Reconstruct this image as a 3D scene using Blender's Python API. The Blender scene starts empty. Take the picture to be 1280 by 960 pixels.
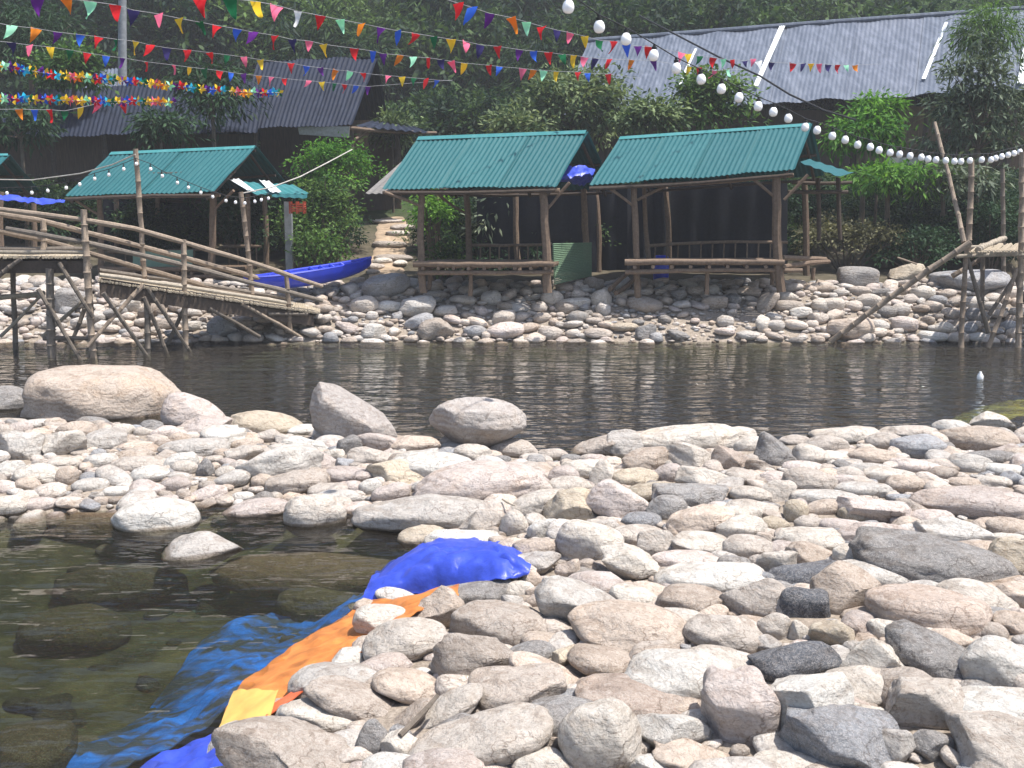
import bpy, math, random
import numpy as np
from mathutils import Vector, Matrix, noise as mnoise
R=random.Random(7)
scene=bpy.context.scene
COL=scene.collection
# ---------------------------------------------------------------- camera model
F=1400.0; PITCH=math.radians(8.9); CAMZ=2.4
cp,sp=math.cos(PITCH),math.sin(PITCH)
def ray(px,py):
    u=(px-640)/F; v=(480-py)/F
    return Vector((u, cp+v*sp, -sp+v*cp))
def at(px,py,Y):
    d=ray(px,py); t=Y/d.y
    return Vector((d.x*t, Y, CAMZ+d.z*t))
def atz(px,py,z):
    d=ray(px,py); t=(z-CAMZ)/d.z
    return Vector((d.x*t, d.y*t, z))
def proj(p):
    y=p[1]; z=p[2]-CAMZ
    f=y*cp-z*sp; u=y*sp+z*cp
    return 640+F*p[0]/f, 480-F*u/f, f
# ---------------------------------------------------------------- tags
def tag(o,label=None,cat=None,group=None,kind=None):
    if label: o['label']=label
    if cat: o['category']=cat
    if group: o['group']=group
    if kind: o['kind']=kind
    return o
def empty(name,loc,label,cat,group=None,rz=0):
    o=bpy.data.objects.new(name,None); COL.objects.link(o)
    o.location=loc; o.rotation_euler=(0,0,rz); o.empty_display_size=.2
    return tag(o,label,cat,group)
def link(name,mesh,parent=None,loc=None):
    o=bpy.data.objects.new(name,mesh); COL.objects.link(o)
    if parent is not None:
        o.parent=parent
        # geometry is written in world space: undo the parent's position
        o.matrix_parent_inverse=Matrix.Translation(-Vector(parent.location)) if loc is None else Matrix.Identity(4)
    if loc is not None: o.location=loc
    return o
# ---------------------------------------------------------------- materials
def new_mat(name):
    m=bpy.data.materials.new(name); m.use_nodes=True
    nt=m.node_tree; nt.nodes.clear()
    out=nt.nodes.new('ShaderNodeOutputMaterial')
    return m,nt,out
def N(nt,t,**kw):
    n=nt.nodes.new(t)
    for k,v in kw.items():
        if k in n.inputs: n.inputs[k].default_value=v
        else: setattr(n,k,v)
    return n
def mixc(nt,a,b,fac,mode='MIX'):
    m=nt.nodes.new('ShaderNodeMix'); m.data_type='RGBA'; m.blend_type=mode
    for sock,val in ((m.inputs[0],fac),(m.inputs[6],a),(m.inputs[7],b)):
        if hasattr(val,'links') or isinstance(val,bpy.types.NodeSocket): nt.links.new(val,sock)
        elif isinstance(val,(int,float)): sock.default_value=val
        else: sock.default_value=(*val,1) if len(val)==3 else val
    return m.outputs[2]
def ramp(nt,fac,stops):
    r=nt.nodes.new('ShaderNodeValToRGB'); nt.links.new(fac,r.inputs[0])
    e=r.color_ramp.elements
    while len(e)<len(stops): e.new(.5)
    for i,(p,c) in enumerate(stops):
        e[i].position=p; e[i].color=(c,c,c,1) if isinstance(c,(int,float)) else (*c,1)
    return r.outputs[0]
def tex(nt,scale,detail=4,rough=.6,stretch=None,coord='Object',dist=0):
    tc=nt.nodes.new('ShaderNodeTexCoord'); s=tc.outputs[coord]
    if stretch:
        mp=nt.nodes.new('ShaderNodeMapping'); mp.inputs['Scale'].default_value=stretch
        nt.links.new(s,mp.inputs[0]); s=mp.outputs[0]
    n=N(nt,'ShaderNodeTexNoise',Scale=scale,Detail=detail,Roughness=rough,Distortion=dist)
    nt.links.new(s,n.inputs['Vector'])
    return n.outputs['Fac']
def bump(nt,h,strength,distance=.01,prev=None):
    b=N(nt,'ShaderNodeBump',Strength=strength,Distance=distance)
    nt.links.new(h,b.inputs['Height'])
    if prev is not None: nt.links.new(prev,b.inputs['Normal'])
    return b.outputs[0]
def finish(nt,out,col,rough,nrm=None,spec=.3,metal=0,**kw):
    p=N(nt,'ShaderNodeBsdfPrincipled')
    if isinstance(col,bpy.types.NodeSocket): nt.links.new(col,p.inputs['Base Color'])
    else: p.inputs['Base Color'].default_value=(*col,1)
    if isinstance(rough,bpy.types.NodeSocket): nt.links.new(rough,p.inputs['Roughness'])
    else: p.inputs['Roughness'].default_value=rough
    p.inputs['Specular IOR Level'].default_value=spec
    p.inputs['Metallic'].default_value=metal
    for k,v in kw.items(): p.inputs[k].default_value=v
    if nrm is not None: nt.links.new(nrm,p.inputs['Normal'])
    nt.links.new(p.outputs[0],out.inputs[0])
    return p
TONE={'P':(.56,.50,.445),'W':(.55,.52,.485),'L':(.51,.43,.36),'K':(.53,.465,.43),'G':(.27,.262,.255),
      'D':(.125,.132,.148),'O':(.52,.45,.35),'R':(.50,.415,.355),'B':(.31,.32,.34),'N':(.40,.35,.305),'S':(.10,.092,.06)}
def rock_mat(name,base=None,streak=.5):
    m,nt,out=new_mat(name)
    oi=N(nt,'ShaderNodeObjectInfo')
    if base is None:
        a=N(nt,'ShaderNodeAttribute',attribute_name='tone'); c=a.outputs['Color']
    else:
        c=mixc(nt,tuple(x*.78 for x in base),tuple(min(.62,x*1.16) for x in base),oi.outputs['Random'])
    big=tex(nt,5,3,.5)
    c=mixc(nt,c,(1.0,.93,.86),ramp(nt,big,[(.35,0),(.75,.30)]),'MULTIPLY')
    warm=tex(nt,2.2,2,.5,dist=1)
    c=mixc(nt,c,(1.0,.86,.70),ramp(nt,warm,[(.5,0),(.75,.6)]),'MULTIPLY')
    st=tex(nt,9,6,.65,stretch=(1,1,5),dist=1.5)
    c=mixc(nt,c,(.62,.58,.56),ramp(nt,st,[(.5,0),(.68,streak)]),'MULTIPLY')
    sp_=tex(nt,60,3,.7)
    c=mixc(nt,c,(.45,.40,.37),ramp(nt,sp_,[(.56,0),(.70,.55)]),'MULTIPLY')
    vor=N(nt,'ShaderNodeTexNoise',Scale=16,Detail=5,Roughness=.7,Distortion=2.5)
    tc=N(nt,'ShaderNodeTexCoord'); nt.links.new(tc.outputs['Object'],vor.inputs['Vector'])
    c=mixc(nt,c,(.75,.70,.66),ramp(nt,vor.outputs[0],[(.47,0),(.5,.35),(.53,0)]))
    vc=N(nt,'ShaderNodeTexVoronoi',Scale=3.2); vc.feature='DISTANCE_TO_EDGE'
    nz_=N(nt,'ShaderNodeTexNoise',Scale=6,Detail=4); nt.links.new(tc.outputs['Object'],nz_.inputs['Vector'])
    ad=N(nt,'ShaderNodeVectorMath'); ad.operation='MULTIPLY_ADD'; ad.inputs[1].default_value=(.35,.35,.35)
    nt.links.new(nz_.outputs['Color'],ad.inputs[0]); nt.links.new(tc.outputs['Object'],ad.inputs[2]); nt.links.new(ad.outputs[0],vc.inputs['Vector'])
    crack=ramp(nt,vc.outputs['Distance'],[(0,0),(.012,.75),(.03,1)])
    cm=tex(nt,2.1,3,.6); cmask=ramp(nt,cm,[(.50,0),(.60,.75)])
    cr2=mixc(nt,(1,1,1),crack,cmask)
    c=mixc(nt,c,mixc(nt,(.42,.37,.33),(1,1,1),cr2),1.0,'MULTIPLY')
    lay=N(nt,'ShaderNodeTexWave',Scale=5.5,Distortion=9,Detail=4); lay.bands_direction='Z'; lay.inputs['Detail Scale'].default_value=1.3
    nt.links.new(tc.outputs['Object'],lay.inputs['Vector'])
    c=mixc(nt,c,(.66,.60,.55),mixc(nt,(0,0,0),ramp(nt,lay.outputs['Fac'],[(.30,.55),(.55,0)]),ramp(nt,cm,[(.42,1),(.52,0)])),'MULTIPLY')
    mot=tex(nt,28,5,.75,dist=1.2)
    c=mixc(nt,c,(.62,.55,.49),ramp(nt,mot,[(.50,0),(.62,.45)]),'MULTIPLY')
    # wet band where the stone meets the water
    g=N(nt,'ShaderNodeNewGeometry'); sx=N(nt,'ShaderNodeSeparateXYZ'); nt.links.new(g.outputs['Position'],sx.inputs[0])
    wet=ramp(nt,sx.outputs[2],[(0.0,1),(.018,.85),(.03,0)])
    c=mixc(nt,c,(.42,.38,.33),wet,'MULTIPLY')
    b1=bump(nt,tex(nt,7,8,.66,dist=.8),1.0,.06)
    b2=bump(nt,st,.7,.02,b1)
    b3=bump(nt,mot,.7,.012,bump(nt,cr2,.5,.01,bump(nt,lay.outputs['Fac'],.35,.012,b2)))
    finish(nt,out,c,.82,b3,spec=.25)
    return m
def simple_mat(name,col,rough=.6,var=.25,scale=8,bs=.3,bd=.005,stretch=None,spec=.3,metal=0,**kw):
    m,nt,out=new_mat(name)
    t=tex(nt,scale,5,.6,stretch)
    c=mixc(nt,tuple(x*(1-var) for x in col),tuple(min(1,x*(1+var)) for x in col),ramp(nt,t,[(.3,0),(.7,1)]))
    finish(nt,out,c,rough,bump(nt,t,bs,bd),spec,metal,**kw)
    return m
def wood_mat(name,col,var=.3):
    m,nt,out=new_mat(name)
    t=tex(nt,6,6,.7,coord='Object',stretch=(3,3,3)); t2=tex(nt,60,3,.6)
    oi=N(nt,'ShaderNodeObjectInfo')
    c=mixc(nt,tuple(x*(1-var) for x in col),tuple(x*(1+var) for x in col),ramp(nt,t,[(.3,0),(.7,1)]))
    c=mixc(nt,c,(.72,.70,.68),oi.outputs['Random'],'MULTIPLY')
    c=mixc(nt,c,(.35,.3,.26),ramp(nt,t2,[(.58,0),(.72,.7)]),'MULTIPLY')
    finish(nt,out,c,.75,bump(nt,t2,.5,.004,bump(nt,t,.4,.01)),.2)
    return m
def roof_mat(name,col,stain,amount=.5,rough=.45,stain_scale=3):  # last argument sets the noise size of the stain patches
    m,nt,out=new_mat(name)
    t=tex(nt,stain_scale,6,.65,stretch=(2.2,.6,.6),dist=.5); t2=tex(nt,25,4,.7)
    c=mixc(nt,col,stain,ramp(nt,t,[(.42,0),(.72,amount)]))
    c=mixc(nt,c,tuple(x*.55 for x in col),ramp(nt,t2,[(.55,0),(.75,.5)]))
    oi=N(nt,'ShaderNodeObjectInfo')
    c=mixc(nt,c,(.8,.84,.86),oi.outputs['Random'],'MULTIPLY')
    finish(nt,out,c,rough,bump(nt,t,.15,.01),.18)
    return m
def leaf_mat(name,dark,light,trans=.35):
    m,nt,out=new_mat(name)
    a=N(nt,'ShaderNodeAttribute',attribute_name='leafvar')
    oi=N(nt,'ShaderNodeObjectInfo')
    c=mixc(nt,dark,light,a.outputs['Fac'])
    c=mixc(nt,c,(.75,.85,.8),oi.outputs['Random'],'MULTIPLY')
    d=N(nt,'ShaderNodeBsdfPrincipled'); nt.links.new(c,d.inputs['Base Color'])
    d.inputs['Roughness'].default_value=.6; d.inputs['Specular IOR Level'].default_value=.15
    t=N(nt,'ShaderNodeBsdfTranslucent')
    c2=mixc(nt,c,(1.0,1.0,.45),.6,'MULTIPLY'); nt.links.new(c2,t.inputs[0])
    mx=N(nt,'ShaderNodeMixShader'); mx.inputs[0].default_value=trans
    nt.links.new(d.outputs[0],mx.inputs[1]); nt.links.new(t.outputs[0],mx.inputs[2])
    nt.links.new(mx.outputs[0],out.inputs[0])
    return m
M={}
for k,c in TONE.items(): M['rock'+k]=rock_mat('stone_'+k,c,.75 if k in 'DGB' else .5)
M['rocks']=rock_mat('stone_mixed',None,.5)
M['wood']=wood_mat('weathered_wood',(.20,.145,.105))
M['wood_dark']=wood_mat('dark_wood',(.085,.066,.053))
M['bamboo']=wood_mat('bamboo_tan',(.27,.215,.165))
M['bamboo_pale']=wood_mat('bamboo_pale',(.40,.35,.28))
M['bamboo_grey']=wood_mat('bamboo_grey',(.17,.145,.12))
M['teal']=roof_mat('teal_sheet',(.014,.095,.105),(.035,.13,.14),.45,.55)
M['teal_cap']=roof_mat('teal_cap',(.04,.19,.195),(.10,.25,.26),.5,.5)
M['metal_under']=simple_mat('sheet_underside',(.16,.15,.14),.6)
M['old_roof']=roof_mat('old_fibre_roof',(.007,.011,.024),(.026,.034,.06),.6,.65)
M['grey_roof']=roof_mat('weathered_grey_roof',(.08,.096,.13),(.18,.20,.25),.8,.5,2.2)
M['white_strip']=simple_mat('clear_sheet',(.72,.76,.76),.4)
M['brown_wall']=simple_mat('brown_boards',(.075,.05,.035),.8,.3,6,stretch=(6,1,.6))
M['tan_wall']=simple_mat('tan_boards',(.16,.115,.07),.8,.3,6,stretch=(6,1,.6))
M['greypost']=simple_mat('grey_paint',(.22,.23,.24),.6)
M['concrete']=simple_mat('concrete',(.3,.29,.27),.85,.2,12)
M['blue_tarp']=simple_mat('blue_tarp',(.03,.06,.42),.42,.2,9,.5,.02,spec=.5)
M['blue_tarp2']=simple_mat('bright_blue_tarp',(.02,.20,.85),.45,.25,6,.5,.02,spec=.4)
def silted(name,col,lo=.42,hi=.56):
    m,nt,out=new_mat(name)
    t=tex(nt,2.3,5,.62,stretch=(.7,1.9,1),dist=.8); t2=tex(nt,9,4,.6)
    c=mixc(nt,tuple(x*.6 for x in col),col,ramp(nt,t2,[(.35,0),(.65,1)]))
    c=mixc(nt,c,(.05,.048,.028),ramp(nt,t,[(lo,0),(hi,.93)]))
    finish(nt,out,c,.7,bump(nt,t2,.5,.02),.2); return m
M['sunk_blue']=silted('silted_blue_tarp',(.02,.20,.85))
M['sunk_yellow']=silted('silted_yellow_tarp',(.55,.42,.05),.45,.7)
M['orange_tarp']=simple_mat('orange_tarp',(.47,.165,.04),.5,.4,7,.4,.015,spec=.4)
M['yellow_tarp']=simple_mat('yellow_tarp',(.66,.42,.11),.45,.15,7,.4,.015,spec=.4)
M['red_tarp']=simple_mat('red_orange_tarp',(.55,.12,.05),.45,.15,7,.4,.015,spec=.4)
M['green_blind']=simple_mat('green_blind',(.13,.21,.13),.7,.25,10,stretch=(1,1,12))
M['green_panel']=simple_mat('green_panel',(.22,.33,.24),.5,.12)
M['shade_black']=simple_mat('painted_shade_black',(.012,.014,.02),.9,.3,20)  # near-black colour standing in for the shade inside the huts
M['boat']=simple_mat('blue_plastic',(.015,.04,.48),.33,.15,4,.1,.003,spec=.5)
M['boat_dark']=simple_mat('dark_blue_plastic',(.01,.02,.22),.4,.15,4)
M['wire']=simple_mat('black_wire',(.02,.02,.022),.6)
M['rope']=simple_mat('rope',(.40,.38,.34),.8)
M['string']=simple_mat('thin_string',(.25,.25,.26),.7)
M['socket']=simple_mat('black_socket',(.02,.02,.02),.5)
M['bulb']=simple_mat('milky_bulb',(.93,.93,.93),.18,.03,5,0,spec=.6)
M['float']=simple_mat('white_plastic',(.75,.76,.75),.35,.05)
M['red_crate']=simple_mat('red_crate',(.42,.07,.035),.5)
M['trunk']=wood_mat('bark',(.13,.10,.075))
M['leaf_dark']=leaf_mat('leaves_dark',(.012,.032,.016),(.05,.10,.045),.25)
M['leaf_forest']=leaf_mat('leaves_hillside',(.013,.036,.022),(.17,.25,.07),.35)
M['leaf_mid']=leaf_mat('leaves_mid',(.025,.07,.02),(.15,.25,.06))
M['leaf_bright']=leaf_mat('leaves_bright',(.04,.13,.02),(.21,.40,.065),.45)
M['leaf_pale']=leaf_mat('leaves_pale',(.035,.07,.03),(.25,.30,.14),.3)
M['leaf_grey']=leaf_mat('leaves_greygreen',(.035,.055,.035),(.22,.25,.17),.25)
M['leaf_dry']=leaf_mat('leaves_dry',(.05,.05,.028),(.20,.19,.10),.25)
FC={'o':(.80,.28,.03),'m':(.45,.85,.62),'r':(.70,.03,.04),'n':(.05,.04,.16),'k':(.85,.20,.33),'y':(.85,.62,.05),
    'g':(.02,.17,.07),'b':(.05,.17,.70),'p':(.16,.03,.28),'w':(.85,.85,.85),'t':(.05,.55,.75)}
for k,c in FC.items():
    m,nt,out=new_mat('cloth_'+k)
    d=N(nt,'ShaderNodeBsdfDiffuse'); d.inputs[0].default_value=(*c,1)
    t=N(nt,'ShaderNodeBsdfTranslucent'); t.inputs[0].default_value=(*c,1)
    mx=N(nt,'ShaderNodeMixShader'); mx.inputs[0].default_value=.4
    nt.links.new(d.outputs[0],mx.inputs[1]); nt.links.new(t.outputs[0],mx.inputs[2]); nt.links.new(mx.outputs[0],out.inputs[0])
    M['f'+k]=m
# ---------------------------------------------------------------- mesh builder (world coordinates)
class MB:
    def __init__(s): s.v=[]; s.f=[]
    def add(s,vs,fs):
        o=len(s.v); s.v+= [tuple(v) for v in vs]; s.f+=[tuple(i+o for i in f) for f in fs]; return s
    def box(s,c,d,rot=None):
        vs=[Vector((x*d[0]/2,y*d[1]/2,z*d[2]/2)) for x in(-1,1) for y in(-1,1) for z in(-1,1)]
        if rot is not None: vs=[rot@v for v in vs]
        c=Vector(c)
        return s.add([v+c for v in vs],[(0,1,3,2),(4,6,7,5),(0,4,5,1),(2,3,7,6),(0,2,6,4),(1,5,7,3)])
    def tube(s,pts,r,n=8,cap=True,wob=0):
        pts=[Vector(p) for p in pts]; rs=r if isinstance(r,(list,tuple)) else [r]*len(pts)
        vs=[];fs=[]; up=None
        for i,p in enumerate(pts):
            d=(pts[min(i+1,len(pts)-1)]-pts[max(i-1,0)]).normalized()
            if up is None: up=Vector((0,0,1)) if abs(d.z)<.9 else Vector((1,0,0))
            a=d.cross(up).normalized(); b=a.cross(d).normalized(); up=b
            for k in range(n):
                t=2*math.pi*k/n; rr=rs[i]*(1+wob*R.uniform(-1,1))
                vs.append(p+a*math.cos(t)*rr+b*math.sin(t)*rr)
        for i in range(len(pts)-1):
            for k in range(n):
                fs.append((i*n+k,i*n+(k+1)%n,(i+1)*n+(k+1)%n,(i+1)*n+k))
        if cap:
            fs.append(tuple(range(n))[::-1]); fs.append(tuple((len(pts)-1)*n+k for k in range(n)))
        return s.add(vs,fs)
    def log(s,a,b,r,bend=.015,bamboo=False,n=8,taper=.85):
        a=Vector(a);b=Vector(b);L=(b-a).length
        off=Vector((R.uniform(-1,1),R.uniform(-1,1),R.uniform(-1,1)))*bend*L
        k=max(4,int(L/.25)); pts=[];rs=[]
        for i in range(k+1):
            t=i/k; p=a.lerp(b,t)+off*math.sin(math.pi*t)+Vector((R.uniform(-1,1),R.uniform(-1,1),R.uniform(-1,1)))*r*.12
            rad=r*(1+(taper-1)*t)*(1+R.uniform(-.06,.06))
            if bamboo and 0<i<k:
                d=(b-a).normalized()
                pts+=[p-d*.015,p,p+d*.015]; rs+=[rad*.96,rad*1.16,rad*.96]
            else: pts.append(p); rs.append(rad)
        return s.tube(pts,rs,n)
    def build(s,name,mat,parent=None,smooth=True,loc=None):
        me=bpy.data.meshes.new(name); me.from_pydata(s.v,[],s.f); me.materials.append(mat)
        if smooth:
            me.polygons.foreach_set('use_smooth',[True]*len(me.polygons))
            try: me.set_sharp_from_angle(angle=math.radians(40))
            except Exception: pass
        me.update()
        return link(name,me,parent,loc)
def one(name,a,b,r,mat,parent,bamboo=False,bend=.015,n=8):
    return MB().log(a,b,r,bend,bamboo,n).build(name,mat,parent)
def root_mesh(name,mb,mat,origin,**k):
    """a thing that is a single mesh, with its origin at its base"""
    o=Vector(origin); mb.v=[tuple(Vector(v)-o) for v in mb.v]
    ob=mb.build(name,mat,None,loc=o); return tag(ob,**k)
def sheet(A,B,C,D,waves,amp=.0095,th=.006,rows=6,sag=0,edge=.0):
    """corrugated sheet: A-B is the lower edge, D-C the upper edge; corrugations run up the slope"""
    A,B,C,D=[Vector(p) for p in (A,B,C,D)]
    nrm=(B-A).cross(D-A).normalized()
    if nrm.z<0: nrm=-nrm
    nu=max(2,waves*8); mb=MB(); vs=[]
    for side in (0,1):
        for j in range(rows+1):
            v=j/rows
            for i in range(nu+1):
                u=i/nu
                p=A.lerp(B,u).lerp(D.lerp(C,u),v)
                p=p+nrm*(amp*math.cos(2*math.pi*u*waves)-side*th)
                p.z-=sag*math.sin(math.pi*u)*(1-v*.5)
                p.z+=edge*mnoise.noise(Vector((p.x*1.3,j*.4,3.1)))
                vs.append(p)
    W=nu+1; H=(rows+1)*W; fs=[]
    for j in range(rows):
        for i in range(nu):
            a=j*W+i; fs.append((a,a+1,a+1+W,a+W)); fs.append((H+a,H+a+W,H+a+1+W,H+a+1))
    for i in range(nu):
        fs.append((i,H+i,H+i+1,i+1)); a=rows*W+i; fs.append((a,a+1,H+a+1,H+a))
    for j in range(rows):
        a=j*W; fs.append((a,a+W,H+a+W,H+a)); a=j*W+nu; fs.append((a,H+a,H+a+W,a+W))
    return mb.add(vs,fs)
# ---------------------------------------------------------------- terrain
def sstep(a,b,x):
    t=np.clip((x-a)/(b-a),0,1); return t*t*(3-2*t)
edge_px=[(-500,655),(-150,652),(0,646),(100,640),(250,630),(350,630),(450,636),(520,655),(585,668),(600,685),(560,700),(500,725),(465,755),
         (440,790),(375,845),(318,885),(300,925),(250,975),(150,1080),(40,1300),(1400,1300)]
far_px=[(2300,545),(1700,548),(1400,550),(1280,553),(1180,560),(1050,566),(900,570),(800,574),(740,580),(690,580),(640,572),(560,560),(480,552),
        (380,545),(250,540),(120,536),(0,532),(-150,530),(-500,530)]
POLY=[atz(x,y,0) for x,y in edge_px]+[Vector((7,2.2,0)),Vector((12,5,0))]+[atz(x,y,0) for x,y in far_px]
PX=np.array([p.x for p in POLY]); PY=np.array([p.y for p in POLY])
def sdf(x,y):
    x=np.asarray(x,float); y=np.asarray(y,float)
    d=np.full(x.shape,1e9); ins=np.zeros(x.shape,bool); n=len(PX)
    for i in range(n):
        j=(i+1)%n; ax,ay,bx,by=PX[i],PY[i],PX[j],PY[j]
        ex,ey=bx-ax,by-ay; t=np.clip(((x-ax)*ex+(y-ay)*ey)/(ex*ex+ey*ey+1e-12),0,1)
        d=np.minimum(d,(x-ax-t*ex)**2+(y-ay-t*ey)**2)
        c=((ay>y)!=(by>y))
        with np.errstate(divide='ignore',invalid='ignore'): xi=(bx-ax)*(y-ay)/(by-ay+1e-12)+ax
        ins^= c&(x<xi)
    d=np.sqrt(d); return np.where(ins,d,-d)
def wav(x,y,s):
    return (np.sin(x*1.7*s+1.3)*np.cos(y*2.1*s+.7)+np.sin(x*.9*s-y*1.3*s+2.1)+.5*np.sin(x*3.3*s+y*2.7*s))/2.5
def terrain(x,y):
    x=np.asarray(x,float); y=np.asarray(y,float)
    d=sdf(x,y)
    hm=.12+.16*sstep(-.6,2.5,x)+.14*sstep(7.5,4.2,y)*sstep(-2.6,-.6,x)
    spit=hm*(1-np.exp(-np.maximum(d,0)/.45))
    deep=.42+1.1*sstep(9.2,12.5,y)
    bed=-deep*(1-np.exp(-np.maximum(-d,0)/(.35+.5*sstep(9,12,y))))+.03*wav(x,y,1.2)*sstep(0,-.4,d)
    yb=20.25+.12*wav(x,y*0,.6)
    s=y-yb
    bank=np.interp(s,[-3,-.6,0,1.7,2.3,5.5,10,14,24,40,60,110,170],[-1.5,-.35,-.03,.72,.86,1.0,2.0,2.4,3.4,6.5,10,19,24])
    bank=bank+np.where(s>6,.35*wav(x,y,.25)*np.clip((s-6)/10,0,3),0)
    bank=bank+np.where(s>25,1,0)*sstep(25,80,s)*(26*sstep(2,-28,x)-3*sstep(5,30,x)*sstep(60,20,s))
    h=np.where(d>0,spit,bed)
    return np.where(s>-3,np.maximum(h,bank),h)
def th(x,y): return float(terrain(np.array([x]),np.array([y]))[0])
def hit(px,py,floor=-.03,tmax=60):
    d=ray(px,py); t=np.linspace(3,tmax,3000)
    z=CAMZ+d.z*t; s=np.maximum(terrain(d.x*t,d.y*t),floor)
    k=np.argmax(z<s); 
    if z[k]>=s[k]: k=len(t)-1
    return Vector((d.x*t[k],d.y*t[k],float(s[k])))
def ground_mat():
    m,nt,out=new_mat('ground_soil_and_gravel')
    g=N(nt,'ShaderNodeNewGeometry'); sx=N(nt,'ShaderNodeSeparateXYZ'); nt.links.new(g.outputs['Position'],sx.inputs[0])
    t=tex(nt,3,6,.65); t2=tex(nt,30,4,.7)
    gravel=mixc(nt,(.17,.14,.11),(.34,.29,.24),ramp(nt,t2,[(.35,0),(.65,1)]))
    bed=mixc(nt,(.035,.033,.018),(.15,.12,.065),ramp(nt,t,[(.35,0),(.7,1)]))
    soil=mixc(nt,(.05,.045,.03),(.12,.10,.07),ramp(nt,t,[(.35,0),(.7,1)]))
    grass=mixc(nt,(.012,.028,.01),(.05,.08,.025),ramp(nt,t,[(.35,0),(.7,1)]))
    def step(sock,a,b):
        mr=N(nt,'ShaderNodeMapRange'); mr.inputs[1].default_value=a; mr.inputs[2].default_value=b; nt.links.new(sock,mr.inputs[0]); return mr.outputs[0]
    c=mixc(nt,bed,gravel,step(sx.outputs[2],-.06,.0))
    c=mixc(nt,c,soil,step(sx.outputs[1],21.8,22.6))
    c=mixc(nt,c,grass,step(sx.outputs[1],29,34))
    finish(nt,out,c,.9,bump(nt,t2,.6,.02,bump(nt,t,.5,.05)),.15)
    return m
def make_ground():
    ys=np.concatenate([np.arange(-6,3,.6),np.arange(3,13,.07),np.arange(13,20,.3),np.arange(20,24,.1),np.arange(24,50,.6),np.arange(50,172,3)])
    xp=np.concatenate([np.arange(0,7,.08),np.arange(7,16,.25),np.arange(16,40,1),np.arange(40,141,5)])
    xs=np.concatenate([-xp[::-1][:-1],xp])
    X,Y=np.meshgrid(xs,ys); Z=terrain(X,Y)
    nz=np.array([mnoise.noise(Vector((a*2.5,b*2.5,0))) for a,b in zip(X.ravel(),Y.ravel())]).reshape(X.shape)
    Z=Z+nz*.03
    co=np.stack([X,Y,Z],-1).reshape(-1,3); nx=len(xs); ny=len(ys)
    I=np.arange(nx*ny).reshape(ny,nx)
    q=np.stack([I[:-1,:-1],I[:-1,1:],I[1:,1:],I[1:,:-1]],-1).reshape(-1,4)
    me=mesh_np('ground',co,q); me.materials.append(ground_mat())
    o=link('ground',me); o['kind']='structure'; return o
def mesh_np(name,co,q,smooth=True,attr=None):
    me=bpy.data.meshes.new(name)
    me.vertices.add(len(co)); me.vertices.foreach_set('co',np.ascontiguousarray(co,dtype=np.float32).ravel())
    k=q.shape[1]
    me.loops.add(q.size); me.loops.foreach_set('vertex_index',np.ascontiguousarray(q,dtype=np.int32).ravel())
    me.polygons.add(len(q)); me.polygons.foreach_set('loop_start',np.arange(0,q.size,k,dtype=np.int32))
    try: me.polygons.foreach_set('loop_total',np.full(len(q),k,dtype=np.int32))
    except Exception: pass
    me.polygons.foreach_set('use_smooth',np.full(len(q),smooth))
    me.update(calc_edges=True)
    if attr:
        nm,typ,data=attr
        a=me.attributes.new(nm,typ,'POINT')
        a.data.foreach_set('color' if typ=='FLOAT_COLOR' else 'value',np.ascontiguousarray(data,dtype=np.float32).ravel())
    return me
make_ground()
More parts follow.
